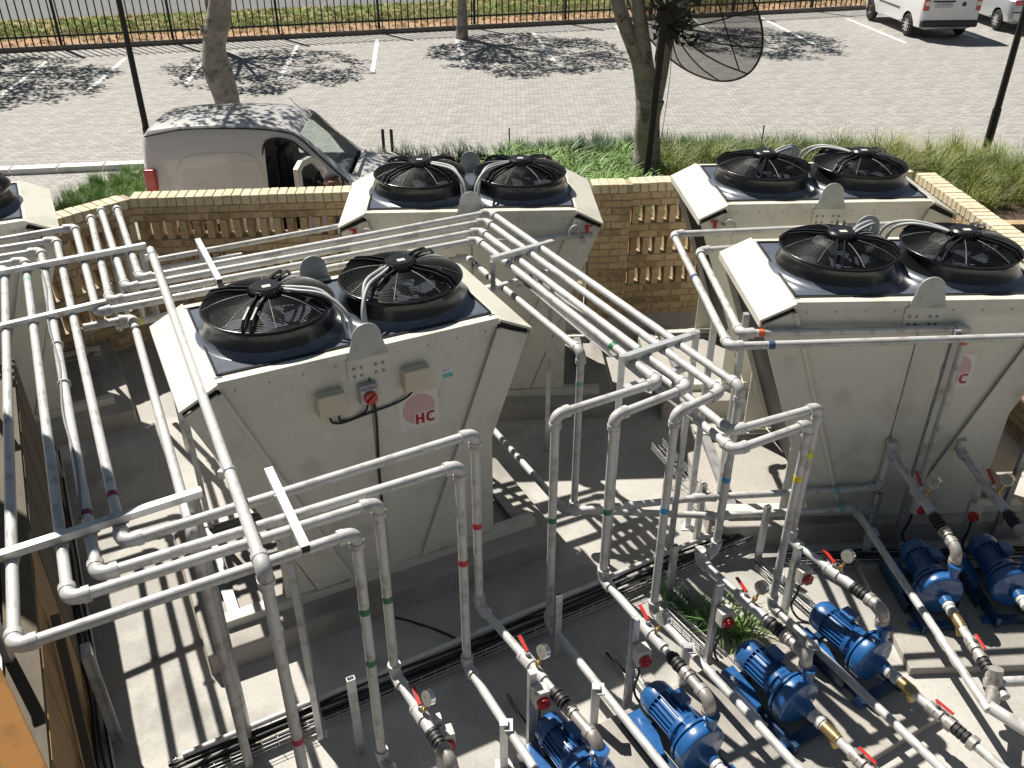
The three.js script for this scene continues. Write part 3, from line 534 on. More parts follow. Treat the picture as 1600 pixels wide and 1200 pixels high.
// ---------- pump lines ----------
const axisA = V(Math.sin(AZ), 0, Math.cos(AZ));
function isolatorPost(label, x, z, h, boxY, ang) {
  const o = thing('isolator_post', label, 'switch', [x, 0, z], ang, 'pump isolator switches on posts');
  part('post', [bx(.045, h, .045, 0, h / 2, 0), bx(.1, .006, .1, 0, .003, 0)], M.galv, o);
  const b = part('isolator_box', [rbx(.095, .125, .07, .03, boxY, .058, .008)], M.boxWhite, o);
  part('box_lid', [rbx(.095, .128, .018, .03, boxY, .10, .006)], M.boxWhite, b);
  part('switch_dial', [new THREE.CylinderGeometry(.041, .043, .03, 22).rotateX(Math.PI / 2).translate(.03, boxY - .01, .12), rbx(.016, .06, .018, 0, 0, .14, .004).rotateZ(.6).translate(.03, boxY - .01, 0)], M.red, b);
  part('cable', [tube([V(.03, boxY - .06, .06), V(.035, boxY - .2, .05), V(.03, .12, .03), V(.08, .02, .09), V(.2, .012, .2)], .009)], M.cable, o);
}
function pump(label, x, z, ang, y0) {
  const o = thing('pump', label, 'pump', [x, y0, z], ang, 'blue water pumps'); // origin under the volute, +z is the inlet side
  const ay = .235, cyl = (r, l, zc, r2 = r, seg = 32) => new THREE.CylinderGeometry(r, r2, l, seg).rotateX(Math.PI / 2).translate(0, ay, zc);
  for (const s of [-1, 1]) {
    part('base_rail', [rbx(.035, .085, .66, s * .145, .045, -.13, .006)], M.blueDark, o);
    part('wedge_plate', [new THREE.ExtrudeGeometry(new THREE.Shape([[s * .195, .42], [s * .195, .08], [s * .165, .08], [s * .115, .2], [s * .10, .42]].map(p => new THREE.Vector2(...p))), { depth: .05, bevelEnabled: true, bevelSize: .004, bevelThickness: .004, bevelSegments: 1 }).rotateX(-Math.PI / 2).translate(0, .09, -.04)], M.blue, o);
    part('side_plate', [rbx(.012, .10, .5, s * .196, .05, -.26, .003)], M.blueDark, o);
  }
  part('cross_member', bx(.32, .03, .06, 0, .03, .14), M.blueDark, o); part('cross_member', bx(.32, .03, .06, 0, .03, -.42), M.blueDark, o);
  part('foot', [rbx(.44, .02, .07, 0, .012, .12, .004), rbx(.12, .10, .06, 0, .12, .02, .01)], M.blue, o);
  const mo = part('motor', [cyl(.092, .22, -.27)], M.blue, o);
  const fins = []; for (let k = 0; k < 22; k++) { const a = k / 22 * 6.283; fins.push(bx(.006, .022, .21, 0, .1, 0).rotateZ(a).translate(0, ay, -.27)); }
  part('cooling_fin', fins, M.blue, mo);
  part('fan_cowl', [new THREE.LatheGeometry([[.0, -.13], [.05, -.128], [.088, -.115], [.108, -.09], [.112, -.05], [.112, .0], [.106, .0]].map(p => new THREE.Vector2(p[0], p[1])), 32).rotateX(Math.PI / 2).translate(0, ay, -.36)], M.blue, mo);
  part('terminal_box', [rbx(.085, .055, .11, .06, ay + .115, -.27, .008).rotateZ(0)], M.blue, mo);
  part('bracket', [cyl(.115, .03, -.15), cyl(.085, .09, -.10, .105), rbx(.09, .05, .05, .0, ay + .09, -.11, .01)], M.blue, o);
  const vo = [];
  vo.push(new THREE.LatheGeometry([[0, -.055], [.14, -.055], [.158, -.048], [.168, -.03], [.168, .02], [.160, .038], [.145, .045], [.075, .05], [.062, .065], [0, .065]].map(p => new THREE.Vector2(p[0], p[1])), 40).rotateX(Math.PI / 2).translate(0, ay, 0));
  part('volute', vo, M.blue, o);
  const ring = [cyl(.168, .016, -.062)]; for (let k = 0; k < 10; k++) { const a = k / 10 * 6.283; ring.push(new THREE.CylinderGeometry(.008, .008, .03, 6).rotateX(Math.PI / 2).translate(Math.cos(a) * .152, ay + Math.sin(a) * .152, -.06)); }
  part('casing_flange', ring, M.blue, o);
  part('discharge_nozzle', [rod(V(.06, ay + .1, 0), V(.06, ay + .23, 0), .038), rod(V(.06, ay + .225, 0), V(.06, ay + .255, 0), .052, 6)], M.blue, o);
  part('inlet_nozzle', [cyl(.045, .07, .10, .06)], M.blue, o);
  part('name_plate', [rbx(.06, .035, .002, -.05, ay + .09, .044, .001)], tapeMat.yellow, o);
  return o;
}
function dischargeLine(label, b, e, topDrop, ang, gaugeT = .52) {
  const o = thing('discharge_line', label, 'pipe', [0, 0, 0], 0, 'pump discharge lines with gauges');
  const d = e.clone().sub(b), L = d.length(); d.normalize();
  const at = s => b.clone().addScaledVector(d, s * L), sideV = V(d.z, 0, -d.x);
  part('elbow', bend(b, V(0, -1, 0), d, .037, .06), M.fitting, o);
  part('pipe', [rod(b.clone().addScaledVector(d, .06), at(.40), .0285, 18)], M.pipe, o);
  const rodT = (t0, l, r, seg = 18) => rod(at(t0), at(t0).addScaledVector(d, l), r, seg);
  const va = part('valve', [rodT(.40, .11, .045), rodT(.40, .02, .05, 8), rod(at(.40).addScaledVector(d, .055), at(.40).addScaledVector(d, .055).add(V(0, .075, 0)), .014)], M.fitting, o);
  const lp = at(.40).addScaledVector(d, .055).add(V(0, .08, 0));
  part('valve_lever', [beam(lp, lp.clone().addScaledVector(d, -.12).addScaledVector(sideV, .02).add(V(0, .02, 0)), .022, .008)], M.red, va);
  part('adaptor', [rodT(.40, .24, .036)], M.fitting, o);
  const gb = at(gaugeT).add(V(0, .03, 0)), gt = gb.clone().add(V(.03, .10, .0));
  const ga = part('pressure_gauge', [rod(gb, gt, .009), rod(gb.clone().add(V(.005, .03, 0)), gb.clone().add(V(.012, .055, 0)), .017, 6)], M.brass, o);
  const gc = gt.clone().add(V(.01, .045, 0)), look = V(-.72, .25, .62).normalize();
  part('gauge_case', [rod(gc.clone().addScaledVector(look, -.018), gc.clone().addScaledVector(look, .014), .047, 28), ], M.chrome, ga);
  part('gauge_dial', [rod(gc.clone().addScaledVector(look, .014), gc.clone().addScaledVector(look, .0155), .042, 28)], M.dial, ga);
  part('gauge_needle', [beam(gc.clone().addScaledVector(look, .018), gc.clone().addScaledVector(look, .018).add(V(-.012, .025, 0)), .003, .002)], M.cable, ga);
  part('pipe', [rodT(.52, L * .18, .024)], M.fitting, o);
  const u = []; for (let k = 0; k < 4; k++) u.push(rod(at(.68).addScaledVector(d, k * .028), at(.68).addScaledVector(d, k * .028 + .019), .045 - .004 * (k % 2), 20)); u.push(rodT(.66, .14, .034));
  part('flexible_union', u, M.rubber, o);
  part('hex_nut', [rod(at(.68).addScaledVector(d, .12), at(.68).addScaledVector(d, .155), .05, 6), rod(at(.68).addScaledVector(d, .155), at(.68).addScaledVector(d, .18), .04, 18)], M.steelPipe, o);
  part('pipe', [rod(at(.68).addScaledVector(d, .17), at(1).addScaledVector(d, -.06), .032, 18)], M.steelPipe, o);
  part('elbow', bend(e, d, V(0, -1, 0), .041, .07), M.steelPipe, o);
  const bot = e.clone(); bot.y = topDrop; if (e.y - topDrop > .1) part('pipe', [rod(e.clone().add(V(0, -.07, 0)), bot, .031, 18), rod(bot.clone(), bot.clone().add(V(0, .05, 0)), .04, 8)], M.steelPipe, o);
}
function suctionLine(label, x, y, z, ang, L) {
  const o = thing('suction_line', label, 'pipe', [x, y, z], ang, 'pump suction lines with red handled valves');
  const c = (r, z0, z1, seg = 18, r2 = r) => new THREE.CylinderGeometry(r2, r, z1 - z0, seg).rotateX(-Math.PI / 2).translate(0, 0, (z0 + z1) / 2);
  part('nipple', [c(.036, .13, .24), c(.042, .14, .165), c(.042, .2, .225)], M.pipe, o);
  part('strainer', [c(.04, .24, .34, 8), rod(V(0, 0, .29), V(.02, -.09, .34), .028), c(.036, .24, .36)], M.brass, o);
  part('pipe', [c(.03, .34, .5)], M.pipe, o);
  const v = part('valve', [c(.042, .46, .56), c(.047, .5, .52, 8), rod(V(0, 0, .51), V(0, .07, .51), .013)], M.steelPipe, o);
  part('valve_lever', [rbx(.022, .008, .13, .012, .075, .55, .003)], M.red, v);
  part('hex_nut', c(.05, .60, .645, 6), M.steelPipe, o); part('hex_nut', c(.05, .76, .80, 6), M.steelPipe, o);
  part('flexible_union', [c(.035, .64, .76), c(.042, .655, .68), c(.042, .69, .71), c(.042, .725, .745)], M.rubber, o);
  part('pipe', [c(.031, .55, .61), c(.03, .78, L)], M.pipe, o);
}
const DL = Object.fromEntries(DISCHARGE.map(d => [d.k, d]));
const PY = .07;
{
  const names = { D0: 'discharge line cut off by the bottom edge, left of all pumps', D1: 'discharge line to the pump cut off by the bottom edge', D2: 'discharge line with gauge to the front pump beside the weeds', D3: 'discharge line with red lever above the weeds', D4: 'discharge line with gauge to the pump with yellow plate', D5: 'shaded discharge line from the right cooler to its left pump' };
  const pl = { D1: 'blue pump mostly cut off by the bottom edge', D2: 'sunlit blue pump nearest the bottom edge, front centre', D3: 'blue pump in the middle of the three sunlit ones', D4: 'sunlit blue pump with a yellow plate, farthest right of the angled row', D5: 'shaded blue pump in front of the right cooler, left of the two' };
  for (const k of ['D0', 'D1', 'D2', 'D3', 'D4', 'D5']) {
    const b = vv(DL[k].b), e = vv(DL[k].e), ang = k === 'D5' ? .04 : AZ + .06;
    dischargeLine(names[k], b, e, PY + .46, ang);
    if (pl[k]) {
      const off = V(.06, 0, 0).applyAxisAngle(V(0, 1, 0), ang); // nozzle sits beside the axis
      const x = e.x - off.x + Math.sin(ang) * .03, z = e.z - off.z + Math.cos(ang) * .03;
      pump(pl[k], x, z, ang, PY);
      if (k !== 'D1') suctionLine({ D2: 'suction line of the front centre pump', D3: 'suction line of the middle sunlit pump', D4: 'suction line of the pump with the yellow plate', D5: 'suction line of the shaded pump running to the manifold' }[k], x, PY + .235, z, ang, k === 'D5' ? .95 : 1.3);
    }
  }
  const sh = V(.56, 0, -.03), b = vv(DL.D5.b).add(sh), e = vv(DL.D5.e).add(sh);
  dischargeLine('shaded discharge line farthest right', b, e, PY + .46, .04);
  pump('shaded blue pump cut off by the right edge', e.x - .06, e.z, .04, PY);
  suctionLine('suction line of the pump cut off by the right edge', e.x - .06, PY + .235, e.z, .04, 1.0);
  // thick manifold with tees at lower right
  const o = thing('manifold', 'steel suction manifold with tees at the right edge', 'pipe', [0, 0, 0]);
  const y = PY + .235, X = e.x - .62;
  pipeInto(o, [V(3.02, .33, -3.72), V(3.30, .33, -3.40), V(3.9, .33, -3.22)], .04);
  part('pipe', [rod(V(3.02, .33, -3.72), V(3.14, y, -3.90), .036), rod(V(3.14, y - .1, -3.86), V(3.14, y + .12, -3.94), .046)], M.steelPipe, o);
  part('tee', [rod(V(3.10, y, -3.93), V(3.75, y, -3.96), .034), rod(V(3.70, y - .02, -3.4), V(3.70, y, -3.95), .036)], M.fitting, o);
  const P4 = PIPES.find(p => p.k === 'd1');
}
isolatorPost('isolator switch post cut off at the bottom, farthest left', -.44, -3.42, .62, .5, .35);
isolatorPost('isolator switch post in shade, second from the left', .12, -3.64, .75, .60, .35);
isolatorPost('isolator switch post beside the front centre pump', .785, -4.02, .80, .53, .35);
isolatorPost('isolator switch post above the bright green weeds', 1.39, -4.36, .77, .52, .35);
isolatorPost('isolator switch post next to the yellow banded risers', 2.05, -4.80, .70, .48, .45);
isolatorPost('shaded isolator switch post behind the left shaded pump', 3.18, -5.60, .72, .46, .6);
isolatorPost('shaded isolator switch post behind the right shaded pump', 3.66, -5.52, .72, .48, -.5);
for (const [x, z, h, l] of [[-.05, -3.52, .44, 'short strut post under the pipe left of the cut off pump'], [.533, -3.79, .44, 'short strut post left of the front centre pump'], [1.165, -4.12, .445, 'short strut post right of the front centre pump'], [2.06, -4.275, .30, 'short strut post left of the pump with the yellow plate'], [2.865, -5.42, .33, 'short strut post under the teal banded pipe']])
  solo('strut_post', l, 'post', [bx(.05, h, .05, x, h / 2, z), bx(.11, .006, .11, x, .003, z), bx(.05, .012, .09, x + .03, h - .03, z)], M.galv, 'short strut posts');
// pump plinths
const wideBox = (pts, y) => { const s = new THREE.Shape(pts.map(p => new THREE.Vector2(p[0], -p[1]))); return new THREE.ExtrudeGeometry(s, { depth: y - .012, bevelEnabled: true, bevelSize: .012, bevelThickness: .012, bevelSegments: 2 }).rotateX(-Math.PI / 2); };
solo('concrete_plinth', 'low concrete plinth under the row of sunlit pumps', 'plinth', wideBox([[.05, -3.5], [.95, -4.0], [2.05, -4.66], [2.83, -3.86], [2.0, -3.40], [.4, -2.55]], PY), M.plinth, 'low plinths under the pumps');
solo('concrete_plinth', 'low concrete plinth under the shaded pumps', 'plinth', wideBox([[2.78, -5.3], [4.6, -5.35], [4.6, -4.33], [2.80, -4.26]], PY), M.plinth, 'low plinths under the pumps');

// ---------- cable baskets ----------
function basket(label, a, b, w, h, cables, group) {
  const o = thing('cable_basket', label, 'cable tray', [0, 0, 0], 0, group || 'wire mesh cable baskets');
  const A = V(a[0], a[1], a[2]), Bv = V(b[0], b[1], b[2]), d = Bv.clone().sub(A), L = d.length(); d.normalize(); const s = V(d.z, 0, -d.x), g = [];
  const off = (p, u, y) => p.clone().addScaledVector(s, u).add(V(0, y, 0));
  for (const [u, y] of [[-w / 2, h], [-w / 2, h / 2], [-w / 2, 0], [-w / 6, 0], [w / 6, 0], [w / 2, 0], [w / 2, h / 2], [w / 2, h]]) g.push(rod(off(A, u, y), off(Bv, u, y), .0026, 5));
  for (let t = .05; t < L; t += .1) { const p = A.clone().addScaledVector(d, t), q = [off(p, -w / 2, h + .012), off(p, -w / 2, 0), off(p, w / 2, 0), off(p, w / 2, h + .012)]; for (let i = 0; i < 3; i++) g.push(rod(q[i], q[i + 1], .0026, 5)); }
  part('wire_mesh', g, M.wire, o);
  for (let k = 0; k < cables; k++) {
    const u = (k / Math.max(1, cables - 1) - .5) * w * .7, pts = []; const n = Math.max(3, Math.round(L / .35));
    for (let i = 0; i <= n; i++) pts.push(off(A.clone().lerp(Bv, i / n), u + rr(-.015, .015), .016 + .02 * (k % 3) + rr(0, .012)));
    part('cable', [tube(pts, .011, n * 6, 6)], M.cable, o);
  }
  return o;
}
basket('long wire cable basket of black cables crossing the floor in front of the left cooler', [-2.1, .05, -3.40], [2.16, .05, -5.77], .16, .07, 6);
basket('wire cable basket of black cables in front of the right cooler', [2.2, .05, -5.36], [4.4, .05, -5.42], .16, .07, 5);
basket('short wire basket piece left of the isolator in shade', [.0, .02, -4.07], [.2, .02, -3.66], .09, .04, 1, 'short basket pieces');
basket('short wire basket piece beside the front centre isolator', [.72, .02, -4.44], [.91, .02, -4.05], .09, .04, 1, 'short basket pieces');
basket('wire basket piece running past the weeds', [1.16, .02, -4.86], [1.62, .02, -4.12], .1, .045, 2, 'short basket pieces');
basket('wire basket piece right of the red levered valve', [1.98, .02, -5.36], [2.3, .02, -4.78], .1, .045, 1, 'short basket pieces');
basket('wire basket along the timber shed wall', [-4.3, .1, -6.75], [-2.3, .06, -3.0], .13, .07, 4, 'short basket pieces');
basket('wire basket piece on the floor behind the gantry', [1.32, .3, -6.6], [1.86, .05, -5.7], .13, .06, 0, 'short basket pieces');
solo('conduit_pipe', 'pale conduit lying along the long cable basket', 'conduit', [rod(V(-2.05, .15, -3.50), V(2.1, .15, -5.82), .02, 12)], M.pipe);
solo('floor_cable', 'black cable running over the floor from the cooler to the basket', 'cable', [tube([V(-.86, .26, -4.55), V(-.72, .02, -4.72), V(-.45, .012, -4.6), V(-.2, .012, -4.42), V(-.17, .06, -4.4)], .009, 40)], M.cable);

// ---------- timber shed at the left edge ----------
{
  const o = thing('timber_shed', 'low timber clad shed with white roof at the left edge', 'shed', [-2.66, 0, -3.60], AZ + .02);
  // local z runs towards the camera; wall in the plane x = 0 facing +x
  for (let i = 0; i < 15; i++) { const z = 1.3 - i * .302; part('board', [rbx(.022, 1.36, .295, -.011 + (i % 2) * .004, .70, z, .004)], i < 7 ? M.wood : M.woodGrey, o); }
  part('roof_sheet', bx(1.5, .03, 2.15, -.95, 1.30, -1.95), M.sheetWhite, o); part('roof_sheet', bx(1.5, .03, 2.3, -.95, 1.305, .33), M.sheetWhite, o);
  part('fascia', [bx(.16, .10, 4.6, -.085, 1.36, -.65)], M.woodGrey, o);
  part('wall_core', [bx(1.4, 1.2, 4.4, -.75, .6, -.7)], M.dark, o);
  part('corner_trim', [beam(V(.045, 1.15, -.1), V(.045, .02, 1.35), .05, .05)], M.woodGrey, o);
  const t = thing('cable_trunking', 'grey steel trunking standing beside the timber shed', 'trunking', [-2.60, 0, -3.76], AZ);
  part('trunking_body', [rbx(.06, .80, .13, 0, .40, 0, .006)], M.galv, t);
  part('trunking_lip', [bx(.02, .8, .012, .035, .40, .07)], M.galv, t);
}
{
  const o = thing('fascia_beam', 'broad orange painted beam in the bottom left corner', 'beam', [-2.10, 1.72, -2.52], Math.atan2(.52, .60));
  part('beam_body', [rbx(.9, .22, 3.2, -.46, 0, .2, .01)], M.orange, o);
  for (const z of [-1.1, .2, 1.5]) part('bracket', [bx(.6, .30, .12, -.5, -.255, z)], M.woodGrey, o);
  part('groove_strip', [bx(.02, .012, 3.2, -.16, .112, .2)], M.woodGrey, o);
}

{ // added slab, out of view, placed to shade a band across the left pipes
  const o = thing('added_shade_slab', 'unseen slab on a post beyond the left edge, added to shade the left pipes', 'added_shade_slab', [0, 0, 0]);
  const a = V(-8.1, 4.5, -7.95), b = V(-3.2, 4.5, -4.85);
  part('shade_slab', [beam(a, b, .5, .12)], M.sheetWhite, o); part('added_column', [beam(V(-7.6, 0, -7.63), V(-7.6, 4.45, -7.63), .12, .12)], M.galv, o);
}
// ---------- vehicles ----------
const lp = (tab, x) => { for (let i = 1; i < tab.length; i++) if (x <= tab[i][0]) { const [a, b] = [tab[i - 1], tab[i]], t = (x - a[0]) / (b[0] - a[0]); return a[1] + (b[1] - a[1]) * clamp(t); } return tab[tab.length - 1][1]; };
function loftBody(S, inset = 0, x0 = null, x1 = null) {
  const xs = []; const a = x0 ?? S.top[0][0], b = x1 ?? S.top[S.top.length - 1][0], n = 44;
  for (let i = 0; i <= n; i++) xs.push(a + (b - a) * (.5 - .5 * Math.cos(Math.PI * i / n)));
  const rings = xs.map(x => {
    const yt = lp(S.top, x) - inset, w = lp(S.w, x) - inset, rw = Math.min(lp(S.rw, x) - inset, w), yb = lp(S.bot, x) + inset * 3, belt = Math.min(S.belt, yt - .14);
    const hw = [[.70 * w, yb], [.95 * w, yb + .07], [w, Math.min(.58, belt)], [w * .995, belt], [w + (rw - w) * .55, belt + (yt - .09 - belt) * .55], [rw, yt - .09], [rw - .055, yt - .022], [rw - .17, yt], [rw * .4, yt + .012]];
    const r = []; for (const [z, y] of hw) r.push([z, y]); for (const [z, y] of hw.slice().reverse()) r.push([-z, y]); return r;
  });
  const m = rings[0].length, pos = [], idx = [];
  rings.forEach((r, i) => r.forEach(([z, y]) => pos.push(xs[i], y, z)));
  for (let i = 0; i < n; i++) for (let j = 0; j < m; j++) { const p = i * m + j, q = i * m + (j + 1) % m, r = p + m, s = q + m; idx.push(p, q, r, q, s, r); }
  for (const e of [0, n]) { const c = pos.length / 3; let y = 0; rings[e].forEach(v => y += v[1]); pos.push(xs[e], y / m, 0); for (let j = 0; j < m; j++) { const p = e * m + j, q = e * m + (j + 1) % m; e ? idx.push(p, q, c) : idx.push(q, p, c); } }
  const g = new THREE.BufferGeometry(); g.setAttribute('position', new THREE.Float32BufferAttribute(pos, 3)); g.setIndex(idx); g.computeVertexNormals();
  g.setAttribute('uv', new THREE.BufferAttribute(new Float32Array(pos.length / 3 * 2), 2)); return g;
}
const ev = new Evaluator(); ev.attributes = ['position', 'normal', 'uv'];
function cut(g, cutters) { let b = new Brush(g); b.updateMatrixWorld(); for (const c of cutters) { const k = new Brush(c.index ? c : c); k.updateMatrixWorld(); b = ev.evaluate(b, k, SUBTRACTION); } return b.geometry; }
function wheel(o, x, z, r, s) {
  const w = part('wheel', [new THREE.TorusGeometry(r - .075, .075, 12, 32).translate(x, r, z), new THREE.CylinderGeometry(r - .06, r - .06, .15, 28).rotateX(Math.PI / 2).translate(x, r, z - s * .02)], M.tyre, o);
  const sp = [new THREE.CylinderGeometry(r * .62, r * .62, .02, 28, 1, true).rotateX(Math.PI / 2).translate(x, r, z + s * .07), new THREE.CylinderGeometry(.05, .05, .03, 14).rotateX(Math.PI / 2).translate(x, r, z + s * .07)];
  for (let k = 0; k < 10; k++) sp.push(bx(.035, r * .58, .02, 0, r * .31, 0).rotateZ(k * .6283).translate(x, r, z + s * .068));
  part('rim', sp, M.chrome, w);
}
function vehicle(name, label, pos, turn, S, paint) {
  const o = thing(name, label, S.cat, pos, turn);
  const cutters = []; for (const x of S.axles) for (const s of [-1, 1]) cutters.push(new THREE.CylinderGeometry(S.wr + .045, S.wr + .045, .34, 32).rotateX(Math.PI / 2).translate(x, S.wr + .01, s * .78));
  cutters.push(...(S.cuts || []));
  let g = cut(loftBody(S), cutters); g = toCreasedNormals(flat(g), .6);
  part('body', g, paint, o);
  for (const x of S.axles) for (const s of [-1, 1]) wheel(o, x, s * (S.hw - .09), S.wr, s);
  part('underbody', [bx((S.axles[1] - S.axles[0]) + 1.0, .3, S.hw * 1.2, (S.axles[0] + S.axles[1]) / 2, .42, 0)], M.dark, o);
  return o;
}
{ // white panel van behind the wall, driver's door open
  const top = [[-1.95, 1.50], [-1.92, 1.66], [-1.82, 1.76], [-1.4, 1.815], [-.8, 1.835], [-.3, 1.82], [.0, 1.78], [.16, 1.725], [.46, 1.43], [.80, 1.12], [.92, 1.085], [1.3, 1.03], [1.6, .93], [1.84, .76], [1.92, .6]];
  const S = { cat: 'van', top, bot: [[-1.95, .34], [-1.8, .25], [1.7, .24], [1.92, .36]], w: [[-1.95, .70], [-1.88, .79], [-1.5, .825], [1.2, .825], [1.65, .77], [1.92, .58]], rw: [[-1.95, .55], [-1.85, .64], [.1, .64], [.46, .66], [.85, .75], [1.5, .73], [1.92, .52]], belt: 1.0, axles: [-1.28, 1.28], wr: .3, hw: .825 };
  const cabin = loftBody({ ...S, rw: [[-1.95, .55], [.1, .64], [.85, .70], [1.92, .5]] }, .045, -.55, .82);
  const door = [[-.26, .40], [.60, .40], [.64, .95], [.38, 1.36], [.18, 1.55], [.08, 1.62], [-.16, 1.65], [-.28, 1.58]];
  const win = [[-.16, 1.02], [.52, 1.02], [.34, 1.34], [.14, 1.53], [.04, 1.58], [-.12, 1.59]];
  S.cuts = [cabin, poly(door, .7, .35), poly(win, .7, -1.05), poly([[.23, 1.80], [.16, 1.62], [.72, 1.09], [.90, 1.15]], 1.06, -.53)];
  const v = vehicle('panel_van', 'dusty white panel van with open driver door parked behind the brick wall', [-3.02, 0, -12.36], .02, S, M.vanWhite);
  const wsq = (z, t) => [.20 + t * .57, 1.69 - t * .545, z];
  const gpos = [...wsq(-.55, 0), ...wsq(.55, 0), ...wsq(.62, 1), ...wsq(-.62, 1)], gg = new THREE.BufferGeometry(); gg.setAttribute('position', new THREE.Float32BufferAttribute(gpos, 3)); gg.setIndex([0, 2, 1, 0, 3, 2]); gg.computeVertexNormals();
  part('windscreen', gg, M.glass, v);
  part('window', [poly([[-.18, 1.0], [.54, 1.0], [.34, 1.36], [.14, 1.55], [.04, 1.60], [-.14, 1.60]], .004, -.765)], M.glass, v);
  part('roof_channel', [-1, 1].map(s => tube([-1.85, -1.4, -.8, -.3, .0, .16, .46, .80].map(x => V(x, lp(top, x) - .055, s * (lp(S.rw, x) - .012))), .011, 40)), M.dark, v);
  part('door_frame', [tube([...door, door[0]].map(p => V(p[0], p[1], lp([[.4, .822], [1.0, .82], [1.65, .66]], p[1]) + .004)), .014, 60)], M.rubber, v);
  part('tail_light', [rbx(.17, .60, .09, -1.825, .98, .772, .035)], M.lamp, v); part('tail_light', [rbx(.17, .60, .09, -1.825, .98, -.772, .035)], M.lamp, v);
  part('panel_crease', [tube([[-1.45, .62], [-1.5, .8], [-1.42, 1.36], [-1.3, 1.43], [-.55, 1.46], [-.4, 1.4], [-.32, .9], [-.36, .62], [-.5, .56], [-1.3, .56], [-1.45, .62]].map(([x, y]) => V(x, y, lp([[.4, .826], [1.0, .823], [1.65, .668], [1.8, .64]], y) - .001)), .006, 80, 6)], M.vanWhite, v);
  part('seat', [rbx(.5, .16, .5, -.06, .62, .36, .05), rbx(.14, .62, .48, -.37, .95, .36, .06), rbx(.10, .2, .28, -.41, 1.34, .36, .05)], M.bumper, v);
  part('seat', [rbx(.5, .16, .5, .0, .62, -.36, .05), rbx(.14, .62, .48, -.27, .95, -.36, .06), rbx(.10, .2, .28, -.31, 1.36, -.36, .05)], M.bumper, v);
  part('dashboard', [rbx(.32, .3, 1.3, .58, .92, 0, .08)], M.bumper, v);
  part('steering_wheel', [new THREE.TorusGeometry(.18, .016, 8, 28).rotateY(Math.PI / 2).rotateZ(-.5).translate(.30, 1.03, .36), rod(V(.30, 1.03, .36), V(.48, .9, .36), .03), bx(.02, .03, .34, .30, 1.03, .36)], M.rubber, v);
  part('headlight', [rbx(.12, .16, .26, 1.80, .72, .56, .05)], M.lampWhite, v); part('headlight', [rbx(.12, .16, .26, 1.80, .72, -.56, .05)], M.lampWhite, v);
  part('bumper', [rbx(.14, .2, 1.5, -1.9, .42, 0, .05), rbx(.14, .2, 1.3, 1.88, .42, 0, .05)], M.bumper, v);
  part('aerial', [rod(V(.15, 1.82, 0), V(-.02, 2.02, 0), .004)], M.bumper, v);
  part('side_badge', [rbx(.06, .03, .004, 1.05, .86, .828, .001)], M.chrome, v);
  // open door hung at its front edge
  const dg = new THREE.Group(); dg.name = 'door'; dg.position.set(.60, 0, .81); dg.rotation.y = 1.3; v.add(dg);
  const ds = new THREE.Shape([[0, .40], [.06, .95], [-.22, 1.36], [-.44, 1.55], [-.58, 1.62], [-.84, 1.64], [-.98, 1.58], [-.97, .40]].map(p => new THREE.Vector2(...p)));
  const dh = new THREE.Path([[-.08, 1.03], [-.27, 1.33], [-.47, 1.50], [-.60, 1.56], [-.82, 1.575], [-.90, 1.53], [-.89, 1.03]].reverse().map(p => new THREE.Vector2(...p))); ds.holes.push(dh);
  part('door_panel', new THREE.ExtrudeGeometry(ds, { depth: .05, bevelEnabled: true, bevelSize: .008, bevelThickness: .008, bevelSegments: 2 }).translate(0, 0, -.025), M.vanWhite, dg);
  part('door_trim', [rbx(.8, .5, .05, -.48, .72, -.055, .03), rbx(.3, .05, .05, -.5, .86, -.09, .02)], M.bumper, dg);
  part('wing_mirror', [rbx(.10, .20, .16, -.12, 1.12, .14, .04), rod(V(-.06, 1.06, .02), V(-.11, 1.08, .1), .025)], M.rubber, dg);
  part('mirror_glass', [rbx(.004, .16, .13, -.173, 1.12, .14, .001)], M.chrome, dg);
}
function plate(txt) { const c = document.createElement('canvas'); c.width = 256; c.height = 64; const x = c.getContext('2d'); x.fillStyle = '#d8d6cf'; x.fillRect(0, 0, 256, 64); x.strokeStyle = '#4a4a66'; x.lineWidth = 5; x.strokeRect(4, 4, 248, 56); x.fillStyle = '#3a3a55'; x.font = 'bold 42px sans-serif'; x.textAlign = 'center'; x.fillText(txt, 128, 47); const t = new THREE.CanvasTexture(c); t.colorSpace = THREE.SRGBColorSpace; return std({ map: t, roughness: .5 }); }
